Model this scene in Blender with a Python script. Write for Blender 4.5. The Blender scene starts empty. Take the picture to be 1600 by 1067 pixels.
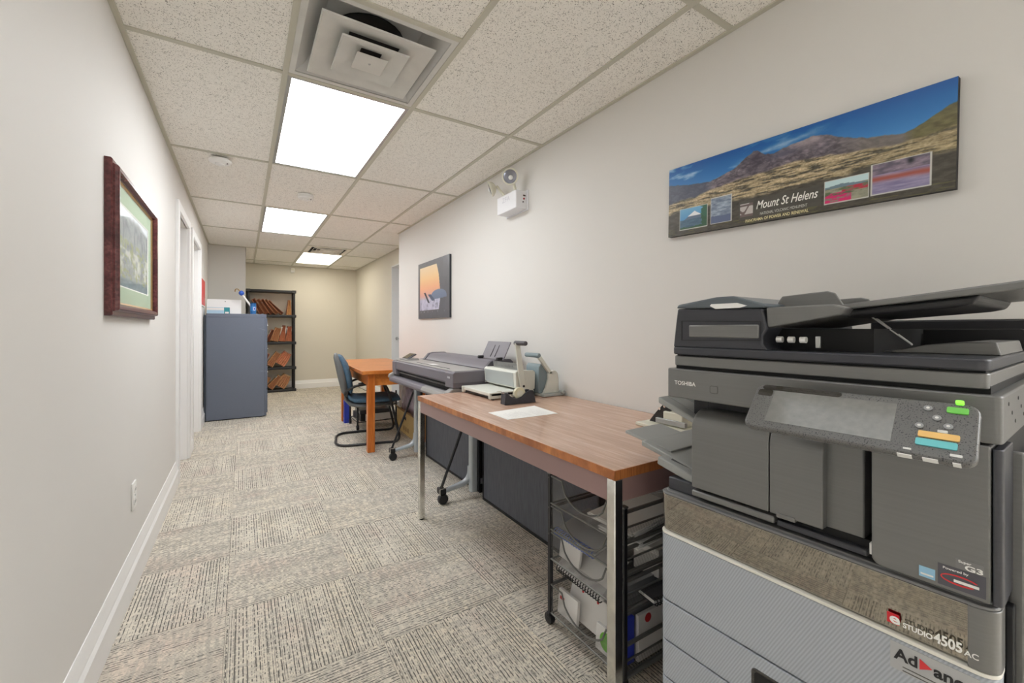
import bpy, bmesh, math, random
import numpy as np
from mathutils import Vector, Matrix
PI = math.pi
R = math.radians
sc = bpy.context.scene
COL = sc.collection
rng = random.Random(7)

# ------------------------------------------------------------------ camera, world, exposure
cd = bpy.data.cameras.new('camera')
cd.sensor_width = 36.0
cd.lens = 36.0 * 664.97 / 1600.0
cd.shift_y = -(533.5 - 513.76) / 1600.0
cd.clip_start = 0.02
cam = bpy.data.objects.new('camera', cd)
COL.objects.link(cam)
cam.location = (0, 0, 1.15)
cam.rotation_euler = (PI / 2, 0, -0.5636)
sc.camera = cam
w = bpy.data.worlds.new('world'); sc.world = w
w.use_nodes = True
w.node_tree.nodes['Background'].inputs[0].default_value = (0.9, 0.95, 1.0, 1)
w.node_tree.nodes['Background'].inputs[1].default_value = 0.6
LAMP = 7.0                       # emission of the ceiling panels
LAMP_FAR = 4.6
LAMP_FILL = 9.0  # added unseen panels that brighten the near left wall
LAMP_DIM = 1.1                   # unseen panels over and behind the viewpoint, dimmed to darken the near right wall
sc.view_settings.view_transform = 'Standard'
sc.view_settings.look = 'None'
sc.view_settings.gamma = 1.0
sc.view_settings.use_curve_mapping = False
sc.view_settings.exposure = 1.0
sc.cycles.use_denoising = True
sc.cycles.max_bounces = 12
sc.cycles.diffuse_bounces = 8
sc.cycles.transparent_max_bounces = 16
sc.cycles.sample_clamp_indirect = 8.0

# ------------------------------------------------------------------ room numbers (metres)
XL, XR, X1, X2, X3, XREC = -0.4173, 1.6631, 0.1669, 0.7769, 1.4004, 1.96
Y0, B, HC = 2.2466, 1.2774, 2.345
YEND, YSTUB, XSTUB, YBACK = 5.30, 7.38, 0.031, 9.10
YREAR = -3.0
XFAR_ = 4.7

# ------------------------------------------------------------------ materials
def lin(c):
    return tuple(((v / 255.0) / 12.92 if v / 255.0 <= 0.04045 else ((v / 255.0 + 0.055) / 1.055) ** 2.4) for v in c[:3])
MATS = {}
def mat(name, rgb, rough=0.5, metal=0.0, spec=0.5, vary=None, bump=None, coat=0.0, alpha=None, emit=None, trans=0.0):
    """vary=(scale, amount[, stretch xyz]) colour mottling; bump=(scale, strength[, stretch])"""
    m = bpy.data.materials.new(name); m.use_nodes = True
    nt = m.node_tree; b = nt.nodes['Principled BSDF']
    c = lin(rgb) + (1,)
    b.inputs['Base Color'].default_value = c
    b.inputs['Roughness'].default_value = rough
    b.inputs['Metallic'].default_value = metal
    b.inputs['Specular IOR Level'].default_value = spec
    b.inputs['Coat Weight'].default_value = coat
    b.inputs['Transmission Weight'].default_value = trans
    if alpha is not None: b.inputs['Alpha'].default_value = alpha
    if emit:
        b.inputs['Emission Color'].default_value = lin(emit[0]) + (1,)
        b.inputs['Emission Strength'].default_value = emit[1]
    def noise(spec_):
        tc = nt.nodes.new('ShaderNodeTexCoord'); mp = nt.nodes.new('ShaderNodeMapping')
        nt.links.new(tc.outputs['Object'], mp.inputs[0])
        s = spec_[2] if len(spec_) > 2 else (1, 1, 1)
        mp.inputs['Scale'].default_value = s
        n = nt.nodes.new('ShaderNodeTexNoise'); n.inputs['Scale'].default_value = spec_[0]; n.inputs['Detail'].default_value = 4
        nt.links.new(mp.outputs[0], n.inputs['Vector'])
        return n
    if vary:
        n = noise(vary)
        r = nt.nodes.new('ShaderNodeValToRGB')
        a = vary[1]
        r.color_ramp.elements[0].position = 0.3; r.color_ramp.elements[1].position = 0.7
        r.color_ramp.elements[0].color = tuple(max(0, v * (1 - a)) for v in c[:3]) + (1,)
        r.color_ramp.elements[1].color = tuple(min(1, v * (1 + a)) for v in c[:3]) + (1,)
        nt.links.new(n.outputs['Fac'], r.inputs[0]); nt.links.new(r.outputs[0], b.inputs['Base Color'])
    if bump:
        n = noise(bump); bp = nt.nodes.new('ShaderNodeBump')
        bp.inputs['Strength'].default_value = bump[1]; bp.inputs['Distance'].default_value = 0.002
        nt.links.new(n.outputs['Fac'], bp.inputs['Height']); nt.links.new(bp.outputs[0], b.inputs['Normal'])
    MATS[name] = m
    return m

class G:
    """tiny node helper for hand-made shaders"""
    def __init__(s, name):
        s.m = bpy.data.materials.new(name); s.m.use_nodes = True; s.nt = s.m.node_tree
        s.b = s.nt.nodes['Principled BSDF']; s.tc = s.nt.nodes.new('ShaderNodeTexCoord')
    def n(s, t, **kw):
        x = s.nt.nodes.new(t)
        for k, v in kw.items(): setattr(x, k, v)
        return x
    def l(s, a, b): s.nt.links.new(a, b)
    def math(s, op, a, b=None, c=None):
        x = s.n('ShaderNodeMath', operation=op)
        for i, v in enumerate((a, b, c)):
            if v is None: continue
            if isinstance(v, (int, float)): x.inputs[i].default_value = v
            else: s.l(v, x.inputs[i])
        return x.outputs[0]
    def mapping(s, src, scale=(1, 1, 1), loc=(0, 0, 0), rot=(0, 0, 0)):
        x = s.n('ShaderNodeMapping'); s.l(src, x.inputs[0])
        x.inputs['Scale'].default_value = scale; x.inputs['Rotation'].default_value = rot
        if isinstance(loc, tuple): x.inputs['Location'].default_value = loc
        else: s.l(loc, x.inputs['Location'])
        return x.outputs[0]
    def noise(s, v, scale, detail=2.0, rough=0.5):
        x = s.n('ShaderNodeTexNoise'); s.l(v, x.inputs['Vector'])
        x.inputs['Scale'].default_value = scale; x.inputs['Detail'].default_value = detail; x.inputs['Roughness'].default_value = rough
        return x.outputs['Fac']
    def ramp(s, f, stops):
        x = s.n('ShaderNodeValToRGB'); s.l(f, x.inputs[0]); cr = x.color_ramp
        while len(cr.elements) < len(stops): cr.elements.new(0.5)
        for e, (p, c) in zip(cr.elements, stops):
            e.position = p; e.color = (c, c, c, 1) if isinstance(c, (int, float)) else lin(c) + (1,)
        return x.outputs[0]
    def mix(s, f, a, b):
        x = s.n('ShaderNodeMix', data_type='RGBA')
        if isinstance(f, (int, float)): x.inputs[0].default_value = f
        else: s.l(f, x.inputs[0])
        for k, v in ((6, a), (7, b)):
            if isinstance(v, tuple): x.inputs[k].default_value = lin(v) + (1,)
            else: s.l(v, x.inputs[k])
        return x.outputs[2]
    def bump(s, h, strength, dist=0.002):
        x = s.n('ShaderNodeBump'); x.inputs['Strength'].default_value = strength; x.inputs['Distance'].default_value = dist
        s.l(h, x.inputs['Height']); s.l(x.outputs[0], s.b.inputs['Normal'])
    def out(s, col, rough=0.6, metal=0.0):
        s.l(col, s.b.inputs['Base Color']); s.b.inputs['Roughness'].default_value = rough; s.b.inputs['Metallic'].default_value = metal
        return s.m

def carpet_material():
    g = G('carpet_loop')
    oi = g.n('ShaderNodeObjectInfo')
    k = g.math('MULTIPLY', oi.outputs['Random'], 37.0)
    off = g.n('ShaderNodeCombineXYZ')
    for i in range(3): g.l(k, off.inputs[i])
    v = g.mapping(g.tc.outputs['Object'], (1, 1, 1), off.outputs[0])
    sp = g.n('ShaderNodeSeparateXYZ'); g.l(v, sp.inputs[0])
    wob = g.math('MULTIPLY', g.math('SUBTRACT', g.noise(g.mapping(v, (40, 26, 1)), 1.0, 1.0), 0.5), 0.0035)
    u = g.math('ADD', sp.outputs[0], wob)
    def threads(pitch, seed, width, dlen):
        q = g.math('DIVIDE', u, pitch); idn = g.math('FLOOR', q); fr = g.math('ABSOLUTE', g.math('SUBTRACT', g.math('FRACT', q), 0.5))
        line = g.ramp(fr, [(width * 0.6, 1.0), (width, 0.0)])
        cv = g.n('ShaderNodeCombineXYZ'); g.l(g.math('MULTIPLY', idn, 7.31), cv.inputs[0]); g.l(g.math('MULTIPLY', sp.outputs[1], 1.0 / dlen), cv.inputs[1]); cv.inputs[2].default_value = seed
        dash = g.noise(cv.outputs[0], 1.0, 1.0)
        wn = g.n('ShaderNodeTexWhiteNoise', noise_dimensions='2D'); c2 = g.n('ShaderNodeCombineXYZ'); g.l(idn, c2.inputs[0]); c2.inputs[1].default_value = seed; g.l(c2.outputs[0], wn.inputs['Vector'])
        dens = g.noise(g.mapping(v, (9, 2.2, 1), (seed, 0, 0)), 1.0, 2.0)
        t = g.math('ADD', g.math('ADD', dash, g.math('MULTIPLY', wn.outputs['Value'], 0.20)), g.math('MULTIPLY', dens, 0.55))
        return g.math('MULTIPLY', line, g.ramp(t, [(0.80, 0.0), (0.90, 1.0)]))
    d1 = threads(0.0125, 1.0, 0.17, 0.022); d2 = threads(0.0078, 5.0, 0.21, 0.011)
    dark = g.math('MAXIMUM', d1, g.math('MULTIPLY', d2, 0.60))
    cross = g.noise(g.mapping(v, (12, 62, 1)), 1.0, 1.0)
    fine = g.noise(v, 380.0, 2.0)
    mott = g.noise(g.mapping(v, (60, 60, 1)), 1.0, 2.0)
    tint = g.noise(g.mapping(v, (5, 2.5, 1)), 1.0, 2.0)
    base = g.ramp(tint, [(0.32, (232, 222, 204)), (0.5, (228, 221, 207)), (0.70, (228, 213, 199))])
    base = g.mix(g.ramp(cross, [(0.38, 0.50), (0.56, 0.0)]), base, (182, 178, 170))
    base = g.mix(g.ramp(mott, [(0.36, 0.40), (0.55, 0.0)]), base, (186, 180, 170))
    base = g.mix(g.ramp(fine, [(0.35, 0.35), (0.6, 0.0)]), base, (192, 184, 172))
    col = g.mix(g.math('MULTIPLY', dark, 0.86), base, (62, 61, 62))
    g.bump(g.math('SUBTRACT', g.math('MULTIPLY', fine, 0.8), g.math('MULTIPLY', dark, 0.8)), 0.5, 0.003)
    g.b.inputs['Specular IOR Level'].default_value = 0.15
    return g.out(col, 0.95)

def ceiling_material():
    g = G('fissured_tile')
    v = g.tc.outputs['Object']
    a = g.noise(g.mapping(v, (1, 1.0, 1)), 250.0, 2.0, 0.5)
    b2 = g.noise(g.mapping(v, (1, 1, 1), (3, 1, 2)), 34.0, 2.0)
    t = g.math('ADD', a, g.math('MULTIPLY', b2, 0.16))
    spots = g.ramp(t, [(0.425, 1.0), (0.470, 0.0)])
    mott = g.noise(v, 70.0, 3.0)
    base = g.mix(mott, (238, 236, 230), (249, 247, 241))
    col = g.mix(g.math('MULTIPLY', spots, 0.85), base, (104, 100, 92))
    g.bump(g.math('SUBTRACT', 1.0, spots), 0.6, 0.002)
    g.b.inputs['Specular IOR Level'].default_value = 0.2
    return g.out(col, 0.9)

def wall_paint(name, rgb):
    g = G(name)
    v = g.tc.outputs['Object']
    n = g.noise(v, 1.3, 3.0); f = g.noise(v, 260.0, 3.0)
    c2 = tuple(max(0, x - 5) for x in rgb)
    g.bump(f, 0.06, 0.001)
    g.b.inputs['Specular IOR Level'].default_value = 0.25
    return g.out(g.mix(n, rgb, c2), 0.62)

def wood(name, c1, c2, c3, stretch, scale=1.0, rough=0.32):
    g = G(name)
    v = g.mapping(g.tc.outputs['Object'], stretch)
    n = g.noise(v, scale, 5.0, 0.6)
    n2 = g.noise(g.mapping(g.tc.outputs['Object'], tuple(q * 5 for q in stretch)), scale, 3.0)
    c = g.ramp(n, [(0.30, c1), (0.5, c2), (0.68, c3)])
    c = g.mix(g.ramp(n2, [(0.40, 0.55), (0.58, 0.0)]), c, c1)
    return g.out(c, rough)

def brushed(name, rgb, rough=0.38, metal=0.0, amt=6):
    g = G(name)
    v = g.mapping(g.tc.outputs['Object'], (60, 3, 260))
    n = g.noise(v, 1.0, 3.0)
    fine = g.noise(g.tc.outputs['Object'], 900.0, 2.0)
    c = g.mix(n, tuple(max(0, q - amt) for q in rgb), tuple(min(255, q + amt) for q in rgb))
    g.bump(fine, 0.10, 0.0006)
    return g.out(c, rough, metal)

M_carpet = carpet_material()
M_ctile = ceiling_material()
M_wall = wall_paint('wall_paint', (224, 222, 219))
M_wall_back = wall_paint('wall_paint_beige', (220, 215, 203))
M_wall_stub = wall_paint('wall_paint_grey', (214, 212, 207))
M_white = mat('white_trim', (240, 240, 240), 0.35)
M_grid = mat('grid_bar', (194, 192, 178), 0.5)
M_plastic_w = mat('white_plastic', (236, 236, 234), 0.4)
M_plastic_c = mat('cream_plastic', (222, 220, 204), 0.4)
M_steel = mat('galvanised', (176, 178, 178), 0.35, 0.6, vary=(6, 0.15))
M_dark_void = mat('black_void', (14, 14, 15), 0.7)
M_panel_white = mat('diffuser_metal', (206, 206, 202), 0.38, vary=(9, 0.06))
def emission(name, rgb, strength):
    g = G(name)
    e = g.n('ShaderNodeEmission'); e.inputs[0].default_value = lin(rgb) + (1,); e.inputs[1].default_value = strength
    out = [n for n in g.nt.nodes if n.type == 'OUTPUT_MATERIAL'][0]
    g.l(e.outputs[0], out.inputs[0])
    return g.m
M_lamp = emission('lamp_diffuser', (252, 254, 255), LAMP)
M_lamp_warm = emission('lamp_diffuser_warm', (255, 247, 228), LAMP_FAR)
M_lamp_dim = emission('lamp_diffuser_dim', (252, 254, 255), LAMP_DIM)
M_lamp_fill = emission('lamp_fill_added', (252, 254, 255), LAMP_FILL)
M_lens = mat('lens', (150, 153, 166), 0.18, 0.7)

# ------------------------------------------------------------------ mesh helpers
class MB:
    def __init__(s): s.v = []; s.f = []
    def add(s, vs, fs):
        o = len(s.v); s.v += [tuple(p) for p in vs]; s.f += [tuple(i + o for i in f) for f in fs]; return s
    def box(s, x0, x1, y0, y1, z0, z1):
        return s.add([(x0, y0, z0), (x1, y0, z0), (x1, y1, z0), (x0, y1, z0), (x0, y0, z1), (x1, y0, z1), (x1, y1, z1), (x0, y1, z1)],
                     [(0, 3, 2, 1), (4, 5, 6, 7), (0, 1, 5, 4), (1, 2, 6, 5), (2, 3, 7, 6), (3, 0, 4, 7)])
    def prism(s, pts, a, b, axis):
        def P(p, t):
            return (t, p[0], p[1]) if axis == 'x' else (p[0], t, p[1]) if axis == 'y' else (p[0], p[1], t)
        n = len(pts)
        vs = [P(p, a) for p in pts] + [P(p, b) for p in pts]
        fs = [tuple(range(n))[::-1], tuple(range(n, 2 * n))] + [(i, (i + 1) % n, n + (i + 1) % n, n + i) for i in range(n)]
        return s.add(vs, fs)
    def hull8(s, bottom, top):
        return s.add(list(bottom) + list(top), [(3, 2, 1, 0), (4, 5, 6, 7), (0, 1, 5, 4), (1, 2, 6, 5), (2, 3, 7, 6), (3, 0, 4, 7)])
    def tube(s, path, r, n=10, closed=False, smooth=0):
        p = [Vector(q) for q in path]
        if smooth: p = catmull(p, smooth, closed)
        N = len(p); rings = []
        up = None
        for i in range(N):
            t = (p[(i + 1) % N] - p[i - 1]) if closed else (p[min(i + 1, N - 1)] - p[max(i - 1, 0)])
            t.normalize()
            if up is None:
                up = Vector((0, 0, 1)) if abs(t.z) < 0.9 else Vector((1, 0, 0))
            u = (up - t * up.dot(t)).normalized(); up = u
            v = t.cross(u)
            rr = r(i / max(1, N - 1)) if callable(r) else r
            rings.append([p[i] + (u * math.cos(2 * PI * k / n) + v * math.sin(2 * PI * k / n)) * rr for k in range(n)])
        vs = [q for rg in rings for q in rg]; fs = []
        for i in range(N if closed else N - 1):
            j = (i + 1) % N
            for k in range(n):
                fs.append((i * n + k, i * n + (k + 1) % n, j * n + (k + 1) % n, j * n + k))
        if not closed:
            fs += [tuple(range(n))[::-1], tuple((N - 1) * n + k for k in range(n))]
        return s.add(vs, fs)
    def cyl(s, a, b, r, n=16, r2=None):
        a = Vector(a); b = Vector(b); r2 = r if r2 is None else r2
        t = (b - a).normalized(); u = (Vector((0, 0, 1)) if abs(t.z) < 0.9 else Vector((1, 0, 0))); u = (u - t * u.dot(t)).normalized(); v = t.cross(u)
        vs = [a + (u * math.cos(2 * PI * k / n) + v * math.sin(2 * PI * k / n)) * r for k in range(n)] + [b + (u * math.cos(2 * PI * k / n) + v * math.sin(2 * PI * k / n)) * r2 for k in range(n)]
        return s.add(vs, [tuple(range(n))[::-1], tuple(range(n, 2 * n))] + [(k, (k + 1) % n, n + (k + 1) % n, n + k) for k in range(n)])
    def lathe(s, prof, c, axis='z', n=24):
        """prof: (radius, height) from start to end, closed with caps"""
        vs = []; 
        for r, h in prof:
            for k in range(n):
                a = 2 * PI * k / n; x, y = r * math.cos(a), r * math.sin(a)
                p = (x, y, h) if axis == 'z' else (h, x, y) if axis == 'x' else (y, h, x)
                vs.append((p[0] + c[0], p[1] + c[1], p[2] + c[2]))
        m = len(prof)
        fs = [(i * n + k, i * n + (k + 1) % n, (i + 1) * n + (k + 1) % n, (i + 1) * n + k) for i in range(m - 1) for k in range(n)]
        fs += [tuple(range(n))[::-1], tuple((m - 1) * n + k for k in range(n))]
        return s.add(vs, fs)
    def loft(s, secs):
        """secs: list of rings with equal counts; capped"""
        n = len(secs[0]); vs = [p for r in secs for p in r]; m = len(secs)
        fs = [(i * n + k, i * n + (k + 1) % n, (i + 1) * n + (k + 1) % n, (i + 1) * n + k) for i in range(m - 1) for k in range(n)]
        fs += [tuple(range(n))[::-1], tuple((m - 1) * n + k for k in range(n))]
        return s.add(vs, fs)
    def slab(s, o, ex, ey, outline, t):
        """outline in (ex, ey) coordinates from o, thickness t behind the face"""
        o = Vector(o); ex = Vector(ex); ey = Vector(ey); n = ex.cross(ey).normalized()
        top = [o + ex * a + ey * b for a, b in outline]; bot = [p - n * t for p in top]; k = len(outline)
        return s.add(bot + top, [tuple(range(k))[::-1], tuple(range(k, 2 * k))] + [(i, (i + 1) % k, k + (i + 1) % k, k + i) for i in range(k)])

def catmull(p, sub, closed):
    out = []; N = len(p)
    for i in range(N if closed else N - 1):
        a, b, c, d = (p[(i - 1) % N], p[i], p[(i + 1) % N], p[(i + 2) % N]) if closed else (p[max(i - 1, 0)], p[i], p[i + 1], p[min(i + 2, N - 1)])
        for k in range(sub):
            t = k / sub
            out.append(0.5 * ((2 * b) + (c - a) * t + (2 * a - 5 * b + 4 * c - d) * t * t + (3 * b - a - 3 * c + d) * t ** 3))
    if not closed: out.append(p[-1])
    return out

def rrect(x0, x1, y0, y1, r, n=5, corners=(1, 1, 1, 1)):
    """rounded rectangle outline, counter-clockwise from lower left; corners = ll, lr, ur, ul radius factors"""
    pts = []
    for (cx, cy, a0, f) in ((x0, y0, PI, corners[0]), (x1, y0, 1.5 * PI, corners[1]), (x1, y1, 0, corners[2]), (x0, y1, 0.5 * PI, corners[3])):
        rr = r * f
        if rr <= 0: pts.append((cx, cy)); continue
        ox = cx + (rr if cx == x0 else -rr); oy = cy + (rr if cy == y0 else -rr)
        for k in range(n + 1):
            a = a0 + 0.5 * PI * k / n
            pts.append((ox + rr * math.cos(a), oy + rr * math.sin(a)))
    return pts

def link(name, mb, m, parent=None, bevel=0.0, seg=2, smooth=35, origin=(0, 0, 0)):
    me = bpy.data.meshes.new(name)
    ox, oy, oz = origin
    me.from_pydata([(x - ox, y - oy, z - oz) for x, y, z in mb.v], [], mb.f)
    bm = bmesh.new(); bm.from_mesh(me); bmesh.ops.recalc_face_normals(bm, faces=bm.faces); bm.to_mesh(me); bm.free()
    if smooth:
        me.polygons.foreach_set('use_smooth', [True] * len(me.polygons))
        me.set_sharp_from_angle(angle=R(smooth))
    me.materials.append(m)
    o = bpy.data.objects.new(name, me); COL.objects.link(o)
    if parent: o.parent = parent
    if bevel:
        b = o.modifiers.new('edge', 'BEVEL'); b.width = bevel; b.segments = seg; b.limit_method = 'ANGLE'; b.angle_limit = R(40)
    return o

def tag(o, label=None, cat=None, group=None, kind=None):
    for k, v in (('label', label), ('category', cat), ('group', group), ('kind', kind)):
        if v: o[k] = v
    return o

class Thing:
    """an Empty at a thing's base with parts; local=False: part coordinates are world coordinates"""
    def __init__(s, name, label, cat, loc=(0, 0, 0), rz=0.0, group=None, local=False):
        s.o = bpy.data.objects.new(name, None); COL.objects.link(s.o); s.o.empty_display_size = 0.05
        s.o.location = loc; s.o.rotation_euler = (0, 0, rz); tag(s.o, label, cat, group)
        s.org = (0, 0, 0) if local else tuple(loc)
    def part(s, name, mb, m, bevel=0.0, seg=2, parent=None, smooth=35, label=None, kind=None):
        o = link(name, mb, m, parent or s.o, bevel, seg, smooth, s.org)
        return tag(o, label, None, None, kind)

def solo(name, mb, m, label, cat, loc, group=None, bevel=0.0, seg=2, smooth=35, rot=None):
    """a thing of one mesh; mb in world coordinates unless rot is given (then local to loc)"""
    o = link(name, mb, m, None, bevel, seg, smooth, (0, 0, 0) if rot else loc)
    o.location = loc
    if rot: o.rotation_euler = rot
    return tag(o, label, cat, group)

def struct(name, mb, m, bevel=0.0, parent=None, smooth=35):
    o = link(name, mb, m, parent, bevel, 2, smooth)
    if not parent: o['kind'] = 'structure'
    return o

def lettering(txt, width, height, m, parent, o, ex, ey, org=(0, 0, 0), name='lettering', shear=0.0, bold=0.0, align='LEFT', depth=0.0004):
    cu = bpy.data.curves.new('txt', 'FONT'); cu.body = txt; cu.size = 1.0; cu.shear = shear; cu.offset = bold; cu.extrude = 0.0; cu.resolution_u = 4
    ob = bpy.data.objects.new('txt', cu); COL.objects.link(ob)
    dg = bpy.context.evaluated_depsgraph_get(); dg.update()
    me = bpy.data.meshes.new_from_object(ob.evaluated_get(dg)); bpy.data.objects.remove(ob); bpy.data.curves.remove(cu)
    n = len(me.vertices); co = np.zeros(n * 3); me.vertices.foreach_get('co', co); co = co.reshape(-1, 3)
    x0, x1 = co[:, 0].min(), co[:, 0].max()
    cap = 0.72
    ex = Vector(ex).normalized(); ey = Vector(ey).normalized(); nz = ex.cross(ey)
    sx = width / (x1 - x0); sy = height / cap
    P = np.array(o)[None] + ((co[:, 0] - x0) * sx)[:, None] * np.array(ex)[None] + (co[:, 1] * sy)[:, None] * np.array(ey)[None] + depth * np.array(nz)[None] - np.array(org)[None]
    me.vertices.foreach_set('co', P.reshape(-1)); me.update()
    me.materials.clear(); me.materials.append(m)
    q = bpy.data.objects.new(name, me); COL.objects.link(q); q.parent = parent
    return q

# value-noise for painted prints
_rs = np.random.RandomState(3); _LAT = _rs.rand(257, 257)
def vnoise(x, y):
    xi = np.floor(x).astype(int); yi = np.floor(y).astype(int); fx = x - xi; fy = y - yi
    fx = fx * fx * (3 - 2 * fx); fy = fy * fy * (3 - 2 * fy); a = lambda i, j: _LAT[i % 256, j % 256]
    return (a(xi, yi) * (1 - fx) + a(xi + 1, yi) * fx) * (1 - fy) + (a(xi, yi + 1) * (1 - fx) + a(xi + 1, yi + 1) * fx) * fy
def fbm(x, y, o=4):
    s = 0; k = 1; t = 0
    for i in range(o):
        s = s + vnoise(x * 2 ** i + 17 * i, y * 2 ** i + 31 * i) * k; t += k; k *= 0.55
    return s / t
def slin(a):
    a = np.clip(a / 255.0, 0, 1); return np.where(a <= 0.04045, a / 12.92, ((a + 0.055) / 1.055) ** 2.4)
def print_material(name, rough):
    g = G(name); at = g.n('ShaderNodeAttribute', attribute_name='ink')
    return g.out(at.outputs['Color'], rough)
M_print = print_material('printed_sheet', 0.35)
M_print_matt = print_material('printed_matt', 0.6)
def painted(name, parent, o, ex, ey, W, H, nx, ny, fn, m, org=(0, 0, 0)):
    """flat print: a fine grid whose vertices carry the printed colours"""
    ex = Vector(ex).normalized(); ey = Vector(ey).normalized()
    U, V = np.meshgrid(np.linspace(0, 1, nx), np.linspace(0, 1, ny)); u = U.ravel(); v = V.ravel()
    P = np.array(o)[None] - np.array(org)[None] + (u * W)[:, None] * np.array(ex)[None] + (v * H)[:, None] * np.array(ey)[None]
    idx = np.arange(nx * ny).reshape(ny, nx)
    F = np.stack([idx[:-1, :-1], idx[:-1, 1:], idx[1:, 1:], idx[1:, :-1]], -1).reshape(-1, 4)
    me = bpy.data.meshes.new(name); me.from_pydata(P.tolist(), [], F.tolist())
    c = np.ones((nx * ny, 4)); c[:, :3] = slin(np.stack(fn(u, v), -1))
    at = me.color_attributes.new('ink', 'FLOAT_COLOR', 'POINT'); at.data.foreach_set('color', c.astype(np.float32).reshape(-1))
    me.materials.append(m)
    q = bpy.data.objects.new(name, me); COL.objects.link(q); q.parent = parent
    return q
def over(base, mask, rgb):
    return [b * (1 - mask) + c * mask for b, c in zip(base, rgb)]
def inrect(u, v, x0, x1, y0, y1): return ((u > x0) & (u < x1) & (v > y0) & (v < y1)).astype(float)

#==ROOM
# ------------------------------------------------------------------ floor: carpet tiles, turned a quarter one by one
fl = struct('floor', MB().box(-1.3, 2.3, YREAR, 9.4, -0.05, -0.007).box(2.3, XFAR_, YREAR, 0.0, -0.05, -0.007), mat('subfloor', (120, 115, 106), 0.9))
TW, TL = 0.4950, 0.5075
def carpet_mesh(hx, hy):
    me = bpy.data.meshes.new('carpet_tile'); e = 0.0035
    vs = [(-hx, -hy, -0.007), (hx, -hy, -0.007), (hx, hy, -0.007), (-hx, hy, -0.007), (-hx, -hy, -0.0012), (hx, -hy, -0.0012), (hx, hy, -0.0012), (-hx, hy, -0.0012),
          (-hx + e, -hy + e, 0), (hx - e, -hy + e, 0), (hx - e, hy - e, 0), (-hx + e, hy - e, 0)]
    fs = [(0, 1, 5, 4), (1, 2, 6, 5), (2, 3, 7, 6), (3, 0, 4, 7), (4, 5, 9, 8), (5, 6, 10, 9), (6, 7, 11, 10), (7, 4, 8, 11), (8, 9, 10, 11)]
    me.from_pydata(vs, [], fs); me.materials.append(M_carpet); return me
cm_a = carpet_mesh(TW / 2 - 0.0005, TL / 2 - 0.0005); cm_b = carpet_mesh(TL / 2 - 0.0005, TW / 2 - 0.0005)
for c in range(-1, 10):
    for r in range(-10, 15):
        if c > 4 and r > -5 or (c < 5 and r < -10): continue
        x = -0.058 + TW * (c - 0.5 + 0.0) + 0.0; y = 2.08 + TL * (r + 0.5)
        along = (c + r) % 2 == 0
        o = bpy.data.objects.new('carpet_tile', cm_a if along else cm_b); COL.objects.link(o); o.parent = fl
        o.location = (x, y, 0)
        o.rotation_euler = (0, 0, (0 if along else PI / 2) + (PI if rng.random() < 0.5 else 0))

# ------------------------------------------------------------------ walls
def wall_y(name, x0, x1, y0, y1, holes, m, z1=HC + 0.1):
    """wall slab along y with door holes (ya, yb, ztop)"""
    mb = MB(); y = y0
    for a, b, zt in sorted(holes):
        mb.box(x0, x1, y, a, 0, z1); mb.box(x0, x1, a, b, zt, z1); y = b
    mb.box(x0, x1, y, y1, 0, z1)
    return struct(name, mb, m)
D1 = (4.02, 4.72, 2.035); D2 = (5.06, 5.90, 2.035)
wall_y('wall_left', XL - 0.13, XL, YREAR, YBACK + 0.1, [D1, D2], M_wall)
YOPEN, XFAR = -0.30, 4.6         # unseen side bay behind the viewpoint, added to light the near left wall
struct('wall_right', MB().box(XR, XREC + 0.13, YOPEN, YEND, 0, HC + 0.1), M_wall)
struct('wall_added_bay', MB().box(XREC + 0.13, XFAR, YOPEN - 0.0, YOPEN + 0.12, 0, HC + 0.1), M_wall)
struct('wall_added_end', MB().box(XFAR, XFAR + 0.1, YREAR - 0.1, YOPEN + 0.12, 0, HC + 0.1), M_wall)
DR = (5.70, 6.615, 2.125)
wall_y('wall_recess', XREC, XREC + 0.13, YEND, YBACK + 0.1, [DR], M_wall_back)
struct('wall_back', MB().box(XSTUB, XREC + 0.13, YBACK, YBACK + 0.1, 0, HC + 0.1), M_wall_back)
struct('wall_stub', MB().box(XL - 0.13, XSTUB, YSTUB, YBACK + 0.1, 0, HC + 0.1), M_wall_stub)
struct('wall_rear', MB().box(XL - 0.13, XFAR + 0.1, YREAR - 0.1, YREAR, 0, HC + 0.1), M_wall)

# doors in the left wall and in the recess: casing, jambs, slab, knob
def left_door(name, d):
    a, b, zt = d; c = 0.07; t = 0.02
    root = struct(name, MB().box(XL - 0.13, XL - 0.09, a, b, 0.005, zt), M_white, 0.001)
    struct('door_casing', MB().box(XL - 0.01, XL + t, a - c, a, 0, zt + c), M_white, 0.004, root)
    struct('door_casing', MB().box(XL - 0.01, XL + t, b, b + c, 0, zt + c), M_white, 0.004, root)
    struct('door_casing', MB().box(XL - 0.01, XL + t, a, b, zt, zt + c), M_white, 0.004, root)
    struct('door_jamb', MB().box(XL - 0.13, XL, a - 0.001, a + 0.018, 0, zt), M_white, 0.002, root)
    struct('door_jamb', MB().box(XL - 0.13, XL, b - 0.018, b + 0.001, 0, zt), M_white, 0.002, root)
    struct('door_knob', MB().lathe([(0.008, 0), (0.008, 0.03), (0.026, 0.045), (0.026, 0.062), (0.012, 0.07)], (XL - 0.09, a + 0.08, 1.0), 'x', 16), M_steel, 0, root)
    return root
left_door('door_1', D1); left_door('door_2', D2)
rd = struct('door_3', MB().box(XREC + 0.11, XREC + 0.15, DR[0], DR[1], 0.005, DR[2]), mat('door_grey', (236, 239, 244), 0.4), 0.001)
struct('door_jamb', MB().box(XREC - 0.004, XREC + 0.13, DR[1] - 0.02, DR[1] + 0.001, 0, DR[2]), mat('jamb_grey', (214, 216, 216), 0.4), 0.002, rd)
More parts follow.
